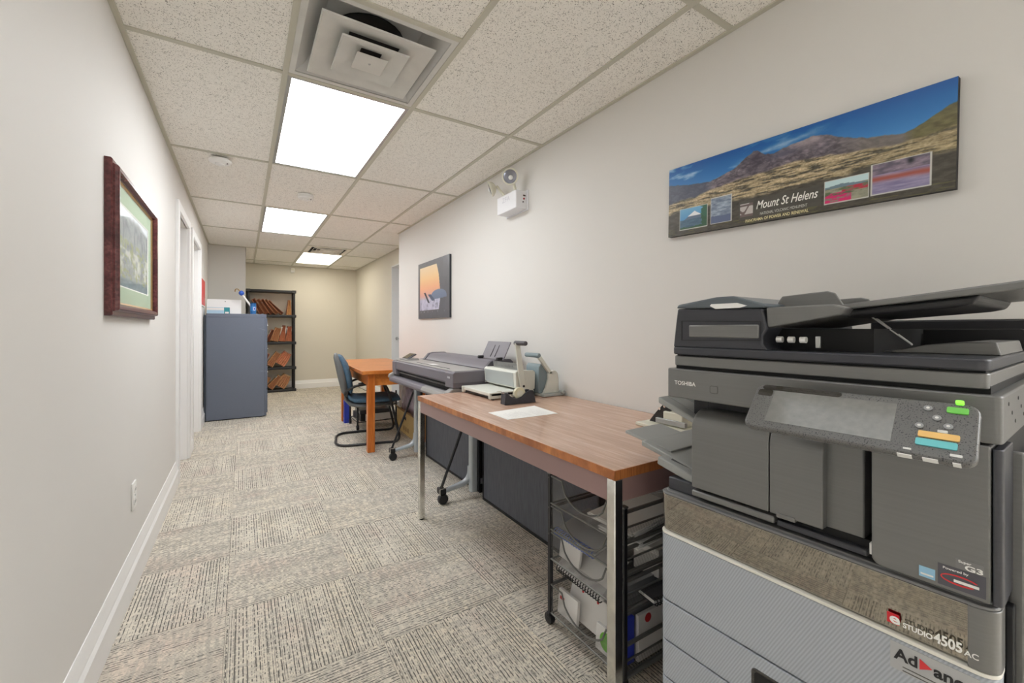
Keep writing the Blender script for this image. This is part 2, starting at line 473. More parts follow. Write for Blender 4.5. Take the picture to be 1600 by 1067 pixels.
struct('door_jamb', MB().box(XREC - 0.004, XREC + 0.13, DR[0] - 0.001, DR[0] + 0.02, 0, DR[2]), MATS['jamb_grey'], 0.002, rd)
struct('door_head', MB().box(XREC - 0.004, XREC + 0.13, DR[0], DR[1], DR[2] - 0.02, DR[2] + 0.001), MATS['jamb_grey'], 0.002, rd)
struct('door_knob', MB().lathe([(0.008, 0), (0.008, -0.03), (0.026, -0.045), (0.026, -0.062), (0.012, -0.07)], (XREC + 0.11, DR[1] - 0.08, 1.0), 'x', 16), M_steel, 0, rd)

# baseboards: two-step moulding
def bb_prof(h): return [(0, 0), (0.017, 0), (0.019, h * 0.60), (0.0115, h * 0.68), (0.0115, h * 0.76), (0.0065, h * 0.83), (0.0065, h * 0.93), (0.003, h), (0, h)]
def base_y(name, x, sgn, segs, h=0.18):
    mb = MB()
    for a, b in segs: mb.prism([(x + sgn * p, z) for p, z in bb_prof(h)], a, b, 'y')
    struct(name, mb, M_white, 0, None, 25)
base_y('baseboard_left', XL, 1, [(YREAR, D1[0] - 0.07), (D1[1] + 0.07, D2[0] - 0.07), (D2[1] + 0.07, YSTUB)])
base_y('baseboard_right', XR, -1, [(YOPEN, YEND)])
base_y('baseboard_recess', XREC, -1, [(YEND, DR[0] - 0.05), (DR[1] + 0.05, YBACK)], 0.16)
struct('baseboard_back', MB().prism([(YBACK - p, z) for p, z in bb_prof(0.16)], XSTUB, XREC, 'x'), M_white, 0, None, 25)
struct('baseboard_stub', MB().prism([(YSTUB - p, z) for p, z in bb_prof(0.16)], XL, XSTUB, 'x'), M_white, 0, None, 25)

# ------------------------------------------------------------------ ceiling: slab above, lay-in tiles and T-bars as pieces
ce = struct('ceiling', MB().box(XL - 0.13, XREC + 0.13, YREAR - 0.1, YBACK + 0.1, HC + 0.10, HC + 0.16).box(XREC + 0.13, XFAR_, YREAR - 0.1, 0, HC + 0.10, HC + 0.16), mat('plenum', (120, 120, 118), 0.9))
BW = 0.012
def in_room(x0, x1, y0, y1):
    """clip a ceiling cell to the room outline"""
    xr = XR if YOPEN - 0.35 < y1 <= YEND + 0.01 else max(XREC, x1)
    xl = XL if y0 < YSTUB - 0.01 else XSTUB
    return max(x0, xl), min(x1, xr), y0, min(y1, YBACK)
def tile(x0, x1, y0, y1):
    if x1 - x0 < 0.03 or y1 - y0 < 0.03: return
    a, b, c, d = x0 + BW * 0.55, x1 - BW * 0.55, y0 + BW * 0.55, y1 - BW * 0.55
    e = 0.004
    mb = MB().add([(a, c, HC + .02), (b, c, HC + .02), (b, d, HC + .02), (a, d, HC + .02), (a, c, HC + .008), (b, c, HC + .008), (b, d, HC + .008), (a, d, HC + .008),
                   (a + e, c + e, HC + .005), (b - e, c + e, HC + .005), (b - e, d - e, HC + .005), (a + e, d - e, HC + .005)],
                  [(0, 1, 2, 3), (0, 1, 5, 4), (1, 2, 6, 5), (2, 3, 7, 6), (3, 0, 4, 7), (4, 5, 9, 8), (5, 6, 10, 9), (6, 7, 11, 10), (7, 4, 8, 11), (8, 9, 10, 11)])
    struct('ceiling_tile', mb, M_ctile, 0, ce, 0)
rowsY = [Y0 + B * k for k in range(-5, 7)]
cols = [(XL, X1), (X1, X2), (X2, X3), (X3, XREC)]
cols_o = [(X3, X3 + 0.61), (X3 + 0.61, X3 + 1.22), (X3 + 1.22, X3 + 1.83), (X3 + 1.83, X3 + 2.44), (X3 + 2.44, XFAR)]
SPECIAL = {(0, 1): 'light', (2, 1): 'light', (4, 2): 'light', (-2, 1): 'light', (-4, 1): 'light', (-1, 1): 'diffuser', (3, 2): 'vent'}
for k in range(-5, 6):
    for ci, (x0, x1) in enumerate(cols):
        y0_, y1_ = Y0 + B * k, Y0 + B * (k + 1)
        if y0_ > YBACK - 0.05: continue
        if ci == 3 and k < -2: continue
        kind = SPECIAL.get((k, ci))
        if kind == 'light': continue
        if kind in ('diffuser', 'vent'):
            y1_ = Y0 + B * (k + 0.5)
            tile(*in_room(x0, x1, y0_, y1_)); continue
        if y0_ < YEND < y1_ and ci == 3:
            tile(*in_room(x0, XR, y0_, YEND)); tile(x0, x1, YEND, y1_); continue
        if y0_ < YSTUB < y1_ and ci == 0 and y1_ - YSTUB > 0.05:
            tile(x0, x1, y0_, YSTUB); tile(XSTUB, x1, YSTUB, y1_); continue
        tile(*in_room(x0, x1, max(y0_, YREAR), y1_))
for k in (-5, -4, -3):
    for ci, (x0, x1) in enumerate(cols_o):
        if (k, ci) in ((-3, 1), (-4, 1), (-3, 3), (-4, 3)): continue
        tile(x0, x1, max(Y0 + B * k, YREAR), min(Y0 + B * (k + 1), YOPEN))
tile(X3, XR, YOPEN, Y0 - 2 * B)
def bar(x0, x1, y0, y1):
    if x1 - x0 < 0.02 or y1 - y0 < 0.02: return
    struct('grid_bar', MB().box(x0, x1, y0, y1, HC - 0.001, HC + 0.006), M_grid, 0.0008, ce)
for x in (X1, X2, X3): bar(x - BW, x + BW, YREAR, YBACK)
for k in range(-4, 6):
    y = Y0 + B * k
    if y > YBACK: continue
    for x0, x1 in cols:
        a, b, _, _ = in_room(x0, x1, y, y)
        bar(a + (BW if a > XL + 0.01 else 0), b - (BW if b < XR - 0.01 else 0), y - BW, y + BW)
bar(X1 + BW, X2 - BW, Y0 - B / 2 - BW, Y0 - B / 2 + BW)
bar(X2 + BW, X3 - BW, Y0 + 3.5 * B - BW, Y0 + 3.5 * B + BW)
def angle_trim(name, mb): struct(name, mb, M_grid, 0.0008)
angle_trim('trim_1', MB().box(XL, XL + 0.02, YREAR, YSTUB, HC - 0.002, HC + 0.02))
angle_trim('trim_2', MB().box(XR - 0.02, XR, YOPEN, YEND, HC - 0.002, HC + 0.02))
angle_trim('trim_3', MB().box(XREC - 0.02, XREC, YEND, YBACK, HC - 0.002, HC + 0.02))
angle_trim('trim_4', MB().box(XSTUB, XREC, YBACK - 0.02, YBACK, HC - 0.002, HC + 0.02))
angle_trim('trim_5', MB().box(XL, XSTUB, YSTUB - 0.02, YSTUB, HC - 0.002, HC + 0.02))

# recessed light panels
def light_panel(k, col, label, warm=False, x_in=0.0, lamp=None, yb=99):
    x0, x1 = col; y0, y1 = Y0 + B * k, min(Y0 + B * (k + 1), yb)
    x0 += BW + x_in; x1 -= BW + x_in; y0 += BW; y1 -= BW
    f = 0.018
    if label: T = Thing('ceiling_light', label, 'light', ((x0 + x1) / 2, (y0 + y1) / 2, HC), group='ceiling light panels')
    def P(name, mb, m, bev=0):
        if label: T.part(name, mb, m, bev)
        else: struct(name, mb, m, bev, ce)
    mb = MB()
    z0, z1 = HC + 0.001, HC + 0.03
    a = [(x0, y0), (x1, y0), (x1, y1), (x0, y1)]; b = [(x0 + f, y0 + f), (x1 - f, y0 + f), (x1 - f, y1 - f), (x0 + f, y1 - f)]
    vs = [(x, y, z) for z in (z0, z1) for r in (a, b) for x, y in r]
    fs = []
    for i in range(4):
        j = (i + 1) % 4
        fs += [(i, j, 4 + j, 4 + i), (8 + i, 8 + j, 12 + j, 12 + i), (i, j, 8 + j, 8 + i), (4 + i, 4 + j, 12 + j, 12 + i)]
    mb.add(vs, fs)
    P('light_frame', mb, M_steel)
    P('light_lens', MB().box(x0 + f, x1 - f, y0 + f, y1 - f, HC + 0.010, HC + 0.016), lamp or (M_lamp_warm if warm else M_lamp))
    P('light_housing', MB().box(x0, x1, y0, y1, HC + 0.031, HC + 0.085), M_panel_white)
light_panel(0, cols[1], 'large bright ceiling light panel beside the square air diffuser')
light_panel(2, cols[1], 'middle bright ceiling light panel, just past the small round detector')
light_panel(4, cols[2], 'small warm ceiling light panel at the far end beside the vent', True)
light_panel(-2, cols[1], None, lamp=M_lamp_dim); light_panel(-4, cols[1], None, lamp=M_lamp_dim)
for k_ in (-3, -4):
    for c_ in (1, 3): light_panel(k_, cols_o[c_], None, lamp=M_lamp_fill, yb=YOPEN)  # fill panels added in the unseen side bay

#==CEILING THINGS
def nested(T, name, cx, cy, h_in, h_out, z_in, z_out, m, t=0.002, bev=0.0):
    """square dished ring: an upper inner edge and a lower outer edge"""
    vs = []
    for hh, z in ((h_in, z_in), (h_out, z_out), (h_out - 0.004, z_out - 0.006), (h_in - 0.001, z_in - 0.004)):
        vs += [(cx - hh, cy - hh, z), (cx + hh, cy - hh, z), (cx + hh, cy + hh, z), (cx - hh, cy + hh, z)]
    fs = []
    for a in range(4):
        b = (a + 1) % 4
        fs += [(a * 4 + i, a * 4 + (i + 1) % 4, b * 4 + (i + 1) % 4, b * 4 + i) for i in range(4)]
    return T.part(name, MB().add(vs, fs), m, bev)
dx, dy = (X1 + X2) / 2, Y0 - B / 4
T = Thing('air_diffuser', 'large square white ceiling air diffuser with nested cones', 'air vent', (dx, dy, HC))
hx, hy = (X2 - X1) / 2 - BW, B / 4 - BW
def ring_rect(a, b, z0, z1):
    vs = [(dx + sx * w_, dy + sy * h_, z) for z in (z0, z1) for (w_, h_) in (a, b) for sx, sy in ((-1, -1), (1, -1), (1, 1), (-1, 1))]
    fs = []
    for i in range(4):
        j = (i + 1) % 4
        fs += [(i, j, 4 + j, 4 + i), (8 + i, 8 + j, 12 + j, 12 + i), (i, j, 8 + j, 8 + i), (4 + i, 4 + j, 12 + j, 12 + i)]
    return MB().add(vs, fs)
T.part('face_frame', ring_rect((hx, hy), (hx - 0.025, hy - 0.025), HC + 0.001, HC + 0.006), M_panel_white, 0.001)
# back pan rising to the neck
vs = []
for hw, hh, z in ((hx - 0.025, hy - 0.025, HC + 0.006), (0.235, 0.24, HC + 0.03), (0.19, 0.19, HC + 0.095)):
    vs += [(dx - hw, dy - hh, z), (dx + hw, dy - hh, z), (dx + hw, dy + hh, z), (dx - hw, dy + hh, z)]
T.part('back_pan', MB().add(vs, [(a * 4 + i, a * 4 + (i + 1) % 4, a * 4 + 4 + (i + 1) % 4, a * 4 + 4 + i) for a in range(2) for i in range(4)] + [(8, 9, 10, 11)]), mat('pan_grey', (200, 200, 198), 0.4))
T.part('neck_void', MB().lathe([(0.15, 0.0), (0.15, 0.004)], (dx, dy, HC + 0.088), 'z', 24), M_dark_void)
nested(T, 'outer_cone', dx, dy, 0.105, 0.225, HC + 0.024, HC - 0.010, M_panel_white)
nested(T, 'middle_cone', dx, dy, 0.045, 0.138, HC + 0.012, HC - 0.018, M_panel_white)
cz = HC - 0.026; ci_ = 0.066
T.part('centre_cone', MB().add([(dx - ci_, dy - ci_, cz), (dx + ci_, dy - ci_, cz), (dx + ci_, dy + ci_, cz), (dx - ci_, dy + ci_, cz), (dx - 0.03, dy - 0.03, HC - 0.004), (dx + 0.03, dy - 0.03, HC - 0.004), (dx + 0.03, dy + 0.03, HC - 0.004), (dx - 0.03, dy + 0.03, HC - 0.004)],
       [(0, 1, 2, 3), (4, 5, 6, 7), (0, 1, 5, 4), (1, 2, 6, 5), (2, 3, 7, 6), (3, 0, 4, 7)]), M_panel_white, 0.002)
T.part('screw', MB().lathe([(0.006, 0), (0.004, -0.003)], (dx, dy, cz), 'z', 10), M_steel)

vx, vy = (X2 + X3) / 2, Y0 + 3.75 * B
T = Thing('ceiling_vent', 'dusty square slotted ceiling vent next to the far light panel', 'air vent', (vx, vy, HC))
dx, dy = vx, vy; hx, hy = (X3 - X2) / 2 - BW, B / 4 - BW
M_vent = mat('vent_cream', (236, 231, 220), 0.5, vary=(8, 0.12))
T.part('face_frame', ring_rect((hx, hy), (hx - 0.06, hy - 0.06), HC - 0.002, HC + 0.006), M_vent, 0.001)
T.part('vent_void', MB().box(vx - hx + 0.06, vx + hx - 0.06, vy - hy + 0.06, vy + hy - 0.06, HC + 0.03, HC + 0.034), M_dark_void)
for i, h in enumerate((0.20, 0.15, 0.10, 0.05)):
    if i == 3: T.part('vent_cone', MB().box(vx - h, vx + h, vy - h, vy + h, HC - 0.004, HC), M_vent)
    else: nested(T, 'vent_cone', vx, vy, h - 0.016, h + 0.008, HC + 0.024, HC - 0.004, M_vent)

def detector(x, y, r, label, drop):
    T = Thing('smoke_detector', label, 'smoke detector', (x, y, HC))
    if drop:
        T.part('mount', MB().box(x - 0.035, x + 0.035, y - 0.02, y + 0.02, HC - 0.016, HC), M_plastic_w, 0.002)
        T.part('bracket', MB().box(x - 0.05, x - 0.036, y - 0.03, y + 0.03, HC - 0.016, HC - 0.001), M_plastic_w, 0.001)
        T.part('bracket', MB().box(x + 0.036, x + 0.05, y - 0.03, y + 0.03, HC - 0.016, HC - 0.001), M_plastic_w, 0.001)
        z = HC - 0.015
    else:
        z = HC
        T.part('mount', MB().lathe([(r, 0), (r, -0.012), (r * 0.96, -0.016)], (x, y, HC), 'z', 28), M_plastic_w)
        z = HC - 0.015
    T.part('body', MB().lathe([(r * 0.90, 0), (r, -0.004), (r, -0.014), (r * 0.9, -0.022), (r * 0.55, -0.028), (r * 0.5, -0.026)], (x, y, z), 'z', 28), M_plastic_w, 0, smooth=25)
    T.part('sensor_cap', MB().lathe([(r * 0.42, -0.026), (r * 0.42, -0.034), (r * 0.36, -0.037)], (x, y, z), 'z', 20), M_plastic_w)
    T.part('indicator', MB().cyl((x + r * 0.62, y - r * 0.3, z - 0.023), (x + r * 0.62, y - r * 0.3, z - 0.029), 0.005, 8), mat('indicator_dark', (60, 50, 50), 0.3))
detector(-0.135, 3.60, 0.068, 'round smoke detector hung near the left wall, closest to the viewer', True)
detector(0.472, 4.19, 0.064, 'small round detector set in the tile between the two light panels', False)

# emergency light on the right wall
T = Thing('emergency_light', 'white twin-head emergency light high on the right wall', 'emergency light', (XR, 2.555, 1.975))
M_em = mat('em_white', (232, 233, 238), 0.4)
T.part('housing', MB().box(1.568, XR - 0.006, 2.43, 2.685, 1.975, 2.10), M_em, 0.006, 3)
T.part('back_plate', MB().box(XR - 0.008, XR, 2.415, 2.70, 1.968, 2.107), M_em, 0.002)
M_faint = mat('embossed', (205, 205, 214), 0.5)
lettering('ZFA', 0.10, 0.036, M_faint, T.o, (1.5675, 2.61, 2.045), (0, -1, 0), (0, 0, 1), T.org)
T.part('test_button', MB().cyl((1.632, 2.432, 2.045), (1.632, 2.427, 2.045), 0.007, 12), mat('red_lamp', (170, 30, 60), 0.3))
T.part('indicator', MB().cyl((1.625, 2.432, 2.022), (1.625, 2.427, 2.022), 0.005, 12), MATS['indicator_dark'])
T.part('slot', MB().box(1.625, 1.645, 2.4285, 2.432, 2.062, 2.072), MATS['indicator_dark'])
def em_head(c, d, stem):
    d = Vector(d).normalized(); c = Vector(c)
    rot = d.to_track_quat('Z', 'Y').to_matrix()
    def tr(mb): mb.v = [tuple(c + rot @ Vector(p)) for p in mb.v]; return mb
    hd = T.part('lamp_head', tr(MB().lathe([(0.02, -0.034), (0.036, -0.026), (0.053, -0.006), (0.057, 0.0), (0.057, 0.010), (0.047, 0.011), (0.046, 0.004)], (0, 0, 0), 'z', 28)), M_plastic_c, 0, smooth=30)
    T.part('lens', tr(MB().lathe([(0.046, 0.003), (0.046, 0.008), (0.03, 0.012), (0.008, 0.013)], (0, 0, 0), 'z', 24)), M_lens, parent=hd)
    T.part('lens_highlight', tr(MB().lathe([(0.010, 0.012), (0.016, 0.016), (0.012, 0.022), (0.004, 0.024)], (0.006, -0.008, 0), 'z', 16)), M_plastic_w, parent=hd)  # white bead stands for the highlight on the lens
    T.part('swivel', MB().tube([stem, (Vector(stem) + c - d * 0.04) / 2 + Vector((0, 0, 0.006)), c - d * 0.045], 0.011, 10), M_plastic_c)
em_head((1.55, 2.475, 2.195), (-0.75, -0.75, -0.25), (1.605, 2.49, 2.10))
em_head((1.540, 2.725, 2.180), (-0.84, 0.48, -0.36), (1.605, 2.63, 2.10))

# motion sensor on the back wall, switch plate
T = Thing('motion_sensor', 'small white motion sensor under the ceiling on the back wall', 'sensor', (0.795, YBACK, 2.22))
T.part('body', MB().prism([(YBACK, 2.215), (YBACK - 0.035, 2.225), (YBACK - 0.05, 2.255), (YBACK - 0.05, 2.30), (YBACK, 2.31)], 0.765, 0.83, 'x'), M_plastic_w, 0.004)
T.part('lens_window', MB().box(0.775, 0.82, YBACK - 0.053, YBACK - 0.049, 2.258, 2.29), M_plastic_c, 0.001)
T = Thing('wall_outlet', 'white electrical outlet low on the left wall', 'outlet', (XL, 2.52, 0.345))
T.part('cover_plate', MB().box(XL, XL + 0.007, 2.482, 2.558, 0.345, 0.465), M_plastic_w, 0.003)
for z in (0.378, 0.432):
    s_ = T.part('socket', MB().prism(rrect(2.503, 2.537, z - 0.017, z + 0.017, 0.012, 3), XL + 0.006, XL + 0.009, 'x'), M_plastic_w)
    for yy in (2.512, 2.528): T.part('slot', MB().box(XL + 0.0085, XL + 0.0095, yy - 0.0015, yy + 0.0015, z - 0.006, z + 0.006), M_dark_void, parent=s_)
T.part('screw', MB().cyl((XL + 0.007, 2.52, 0.405), (XL + 0.0085, 2.52, 0.405), 0.004, 8), M_steel)

#==WALL ART
# framed landscape on the left wall
T = Thing('framed_picture', 'landscape picture in a dark reddish wood frame on the left wall', 'picture', (XL, 2.48, 1.20))
M_frame = wood('mahogany', (66, 30, 34), (98, 48, 50), (124, 70, 68), (6, 2, 6), 3.0, 0.25)
M_gold = mat('gilt', (178, 140, 78), 0.35, 0.6)
M_mat_green = mat('mat_green', (176, 196, 168), 0.8)  # mat colour lightened for glare on the glass
ya, yb, za, zb = 2.05, 2.925, 1.198, 1.765
def frame_bar(p0, p1, inset_dir):
    pass
def frame_ring(x_prof, y0, y1, z0, z1):
    """mitred frame: profile of (inset, depth) pairs swept round a rectangle"""
    vs = []
    for ins, d in x_prof:
        vs += [(XL + d, y0 + ins, z0 + ins), (XL + d, y1 - ins, z0 + ins), (XL + d, y1 - ins, z1 - ins), (XL + d, y0 + ins, z1 - ins)]
    n = len(x_prof); fs = []
    for a in range(n):
        b = (a + 1) % n
        fs += [(a * 4 + i, a * 4 + (i + 1) % 4, b * 4 + (i + 1) % 4, b * 4 + i) for i in range(4)]
    return MB().add(vs, fs)
T.part('frame', frame_ring([(0, 0), (0, 0.018), (0.004, 0.022), (0.015, 0.022), (0.018, 0.026), (0.020, 0.034), (0.025, 0.038), (0.036, 0.037), (0.042, 0.030), (0.046, 0.022), (0.046, 0)], ya, yb, za, zb), M_frame, smooth=20)
T.part('gilt_liner', frame_ring([(0.046, 0), (0.046, 0.018), (0.054, 0.014), (0.054, 0)], ya, yb, za, zb), M_gold)
T.part('mat_board', frame_ring([(0.054, 0.004), (0.054, 0.0115), (0.118, 0.0115), (0.120, 0.0085), (0.120, 0.004)], ya, yb, za, zb), M_mat_green)
T.part('mat_bevel', frame_ring([(0.118, 0.0086), (0.118, 0.0118), (0.124, 0.009), (0.124, 0.008)], ya, yb, za, zb), mat('mat_white', (236, 238, 232), 0.7))
def falls(u, v):
    n = fbm(u * 9, v * 9, 5); n2 = fbm(u * 30, v * 6, 4); n3 = fbm(u * 22 + 5, v * 22, 4)
    r = 148 + 80 * (n - .5) + 40 * (n2 - .5); g = 156 + 80 * (n - .5) + 50 * (n2 - .5); b = 156 + 70 * (n - .5) + 40 * (n2 - .5)  # print tones paled to carry the glare of the glass
    c = [r, g, b]
    sky = np.clip((v - 0.86 + 0.12 * np.abs(u - 0.45) - 0.10 * n) * 14, 0, 1); c = over(c, sky, (222, 230, 236))
    cliff = np.clip((n2 - 0.52) * 6, 0, 1) * (v > 0.45) * (v < 0.88); c = over(c, cliff * 0.7, (96, 104, 110))
    tree = np.clip((n3 - 0.48) * 7, 0, 1) * (v < 0.62); c = over(c, tree * 0.75, (150, 158, 96))
    lt = np.clip((n - 0.5) * 8, 0, 1) * (v > 0.18) * (v < 0.5); c = over(c, lt * 0.7, (214, 216, 206))
    water = np.clip((0.14 - v + 0.05 * (n - .5)) * 25, 0, 1); c = over(c, water, (70 + 60 * n3, 92 + 60 * n3, 100 + 60 * n3))
    return c
painted('picture_print', T.o, (XL + 0.0085, yb - 0.12, za + 0.12), (0, -1, 0), (0, 0, 1), yb - ya - 0.24, zb - za - 0.24, 130, 90, falls, M_print_matt, T.org)
gl = T.part('glazing', MB().box(XL + 0.0145, XL + 0.016, ya + 0.047, yb - 0.047, za + 0.047, zb - 0.047), mat('picture_glass', (255, 255, 255), 0.03, 0, 0.5, alpha=0.09))

# mountain panorama board on the right wall
PY0, PY1 = 0.334, 1.261; PW = PY1 - PY0; PHH = 0.304
xp = XR - 0.022
til = 0.022                       # the board hangs a little high at its far end
exP = Vector((0, -PW, -til - 0.012)).normalized(); eyP = Vector((0, -0.018, 1)).normalized()
oP = Vector((xp, PY1, 1.5665))
T = Thing('panorama_board', 'wide mountain panorama board with inset photos above the printer', 'wall art', (XR, 0.8, 1.545))
nP = exP.cross(eyP)
T.part('board', MB().slab(oP - nP * 0.0006, exP, eyP, [(0, 0), (PW, 0), (PW, PHH), (0, PHH)], 0.020), mat('board_black', (18, 18, 18), 0.5))
rx = np.array([0.0, 0.132, 0.222, 0.324, 0.384, 0.410, 0.425, 0.456, 0.487, 0.524, 0.573, 0.627, 0.671, 0.72, 0.787, 0.88, 0.908, 0.949, 1.0])
ry = np.array([0.773, 0.70, 0.675, 0.75, 0.86, 0.905, 0.895, 0.82, 0.80, 0.835, 0.846, 0.868, 0.834, 0.749, 0.677, 0.625, 0.645, 0.71, 0.79])
bx = [0, 0.15, 0.324, 0.56, 0.689, 0.855, 0.93, 1.0]; by = [0.50, 0.53, 0.60, 0.64, 0.603, 0.545, 0.555, 0.575]
def helens(u, v):
    n = fbm(u * 14, v * 5, 4); nf = fbm(u * 46, v * 44, 5); ns = fbm(u * 22 + v * 6, v * 70, 5); nw = fbm(u * 8 - v * 6, v * 9 + u * 4, 5)
    rid = np.interp(u, rx, ry) + 0.02 * (fbm(u * 60, u * 0 + 3, 3) - 0.5); bas = np.interp(u, bx, by) + 0.05 * (n - .5)
    t = np.clip((v - 0.6) / 0.4, 0, 1)
    c = [70 - 66 * t + 0 * u, 140 - 55 * t, 205 - 45 * t]
    cl = np.clip((nw - 0.56) * 5, 0, 1) * np.clip(1.25 - u * 1.6, 0, 1); c = over(c, cl * 0.75, (196, 216, 236))
    plume = np.exp(-((v - 0.90 + 0.35 * (0.62 - u)) / 0.05) ** 2) * np.clip((u - 0.30) * 8, 0, 1) * np.clip((0.70 - u) * 9, 0, 1) * np.clip((nw - .3) * 2.5, 0, 1); c = over(c, plume * 0.75, (226, 226, 232))
    mt = np.clip((rid - v) * 90, 0, 1)
    far = np.clip((u - 0.66) * 8, 0, 1)
    m_r, m_g, m_b = 112 + 110 * (nf - .5) + 60 * (n - .5), 104 + 100 * (nf - .5) + 55 * (n - .5), 114 + 96 * (nf - .5) + 50 * (n - .5)
    hill = np.clip((u - 0.875) * 30, 0, 1)
    lefth = np.clip((0.24 - u) * 20, 0, 1)
    rg = np.abs(fbm(u * 26 + v * 9, v * 8 - u * 12, 4) - 0.5) * 2; shade_ = np.clip((0.20 - rg) * 6, 0, 1) * 0.5
    mm = over([m_r, m_g, m_b], shade_, (60, 56, 66)); mm = over(mm, far * 0.6, (128, 122, 110)); mm = over(mm, lefth * 0.7, (74, 84, 104)); mm = over(mm, hill * 0.85, (104 + 60 * (nf - .5), 98 + 60 * (nf - .5), 58 + 40 * (nf - .5)))
    snow = np.exp(-((u - 0.60) / 0.06) ** 2 - ((v - 0.83) / 0.07) ** 2); mm = over(mm, snow * 0.6, (205, 190, 190))
    dk = np.exp(-((u - 0.42) / 0.035) ** 2 - ((v - 0.80) / 0.09) ** 2); mm = over(mm, dk * 0.75, (58, 52, 66))
    cr = np.exp(-((u - 0.52) / 0.05) ** 2 - ((v - 0.76) / 0.04) ** 2); mm = over(mm, cr * 0.6, (78, 80, 104))
    c = over(c, mt, mm)
    pl_ = np.clip((bas - v) * 40, 0, 1)
    tan = [164 + 190 * (ns - .5), 148 + 176 * (ns - .5), 118 + 150 * (ns - .5)]
    tan = over(tan, np.clip((0.47 - ns) * 9, 0, 1) * 0.8, (74, 72, 64)); gr = fbm(u * 190, v * 80, 2); tan = [t_ + 70 * (gr - .5) for t_ in tan]
    tan = over(tan, np.clip((u - 0.7) * 3, 0, 1) * 0.35, (118, 108, 72))
    c = over(c, pl_, tan)
    fg = np.clip((0.36 + 0.10 * (n - .5) - v) * 26, 0, 1)
    g_ = [78 + 50 * (nf - .5), 74 + 50 * (nf - .5), 66 + 46 * (nf - .5)]
    g_ = over(g_, np.clip((ns - 0.58) * 8, 0, 1) * np.clip((0.12 - v) * 14 + 0.3, 0, 1) * 0.7, (112, 108, 66))
    c = over(c, fg, g_)
    def inset(x0, x1, y0, y1, fn):
        nonlocal c
        c = over(c, inrect(u, v, x0 - 0.003, x1 + 0.003, y0 - 0.008, y1 + 0.008), (204, 204, 198))
        c = over(c, inrect(u, v, x0, x1, y0, y1), fn((u - x0) / (x1 - x0), (v - y0) / (y1 - y0)))
    def lake(a, b):
        k = [60 + 60 * b, 130 + 50 * b, 196 + 20 * b]
        k = over(k, ((b < 0.45)).astype(float), (58 + 40 * nf, 82 + 50 * nf, 110 + 40 * nf))
        k = over(k, ((b > 0.45) & (b < 0.80 - 0.9 * np.abs(a - 0.55))).astype(float), (98, 116, 140))
        k = over(k, ((b > 0.60) & (b < 0.82 - 0.9 * np.abs(a - 0.55))).astype(float), (240, 242, 246))
        return over(k, ((a > 0.8 + 0.2 * (nf - .5)) | (b < 0.16 * nf)).astype(float) * 0.8, (50, 92, 56))
    def erupt(a, b):
        k = [120 + 130 * (nf - .35), 134 + 130 * (nf - .35), 156 + 120 * (nf - .35)]
        return over(k, (b < 0.28 + 0.1 * (nf - .5)).astype(float), (96, 108, 140))
    def flowers(a, b):
        k = [150 + 60 * (nf - .5) + 0 * a, 150 + 50 * (nf - .5), 130 + 40 * (nf - .5)]
        k = over(k, (b > 0.72).astype(float), (196, 222, 226)); k = over(k, ((b > 0.64) & (b < 0.8 - 0.2 * np.abs(a - .4))).astype(float), (112, 136, 150))
        k = over(k, ((a > 0.4) & (b > 0.40) & (b < 0.62)).astype(float) * np.clip((nf - .35) * 6, 0, 1), (186, 52, 70))
        k = over(k, ((a < 0.62) & (b < 0.42)).astype(float) * np.clip((nf - .30) * 7, 0, 1), (214, 40, 110))
        return over(k, ((b > 0.3) & (b < .66)).astype(float) * np.clip((.48 - nf) * 6, 0, 1) * .7, (74, 96, 60))
    def river(a, b):
        k = [150 + 70 * (ns - .5) + 0 * a, 142 + 70 * (ns - .5), 176 + 60 * (ns - .5)]
        k = over(k, np.exp(-((b - 0.48 + 0.1 * (nw - .5)) / 0.10) ** 2), (168, 88, 76)); k = over(k, (b > 0.64).astype(float) * 0.85, (124 + 120 * (nf - .5), 112 + 100 * (nf - .5), 124 + 100 * (nf - .5)))
        return over(k, np.exp(-((a - .68) / .06) ** 2 - ((b - .9) / .1) ** 2), (36, 38, 44))
    inset(0.065, 0.205, 0.078, 0.37, lake); inset(0.225, 0.317, 0.085, 0.425, erupt); inset(0.667, 0.792, 0.072, 0.31, flowers); inset(0.802, 0.944, 0.078, 0.375, river)
    c = over(c, inrect(u, v, 0.35, 0.655, 0.07, 0.30) * 0.75, (84, 82, 76))
    c = over(c, inrect(u, v, 0.358, 0.411, 0.10, 0.262), (196, 190, 188))
    q = (u - 0.358) / 0.053; p = (v - 0.10) / 0.162
    c = over(c, inrect(u, v, 0.358, 0.411, 0.10, 0.262) * ((np.abs(p - 0.42 - 0.35 * q + 0.25 * np.sin(q * 6)) < 0.12) | ((p > .78) & (p < .93)) | (p < .16)), (112, 96, 96))
    return c
painted('printed_face', T.o, oP, exP, eyP, PW, PHH, 470, 170, helens, M_print, T.org)
M_ink_w = mat('ink_white', (244, 243, 236), 0.5); M_ink_y = mat('ink_cream', (238, 228, 176), 0.5); M_ink_g = mat('ink_pale', (206, 206, 200), 0.5)
def on_board(u, v): return oP + exP * (u * PW) + eyP * (v * PHH)
lettering('Mount St Helens', 0.205, 0.031, M_ink_w, T.o, on_board(0.424, 0.165), exP, eyP, T.org, 'title_lettering', shear=0.35, bold=0.008)
lettering('NATIONAL VOLCANIC MONUMENT', 0.158, 0.0105, M_ink_g, T.o, on_board(0.440, 0.086), exP, eyP, T.org)
lettering('PANORAMA OF POWER AND RENEWAL', 0.217, 0.0112, M_ink_y, T.o, on_board(0.381, 0.022), exP, eyP, T.org, bold=0.01)

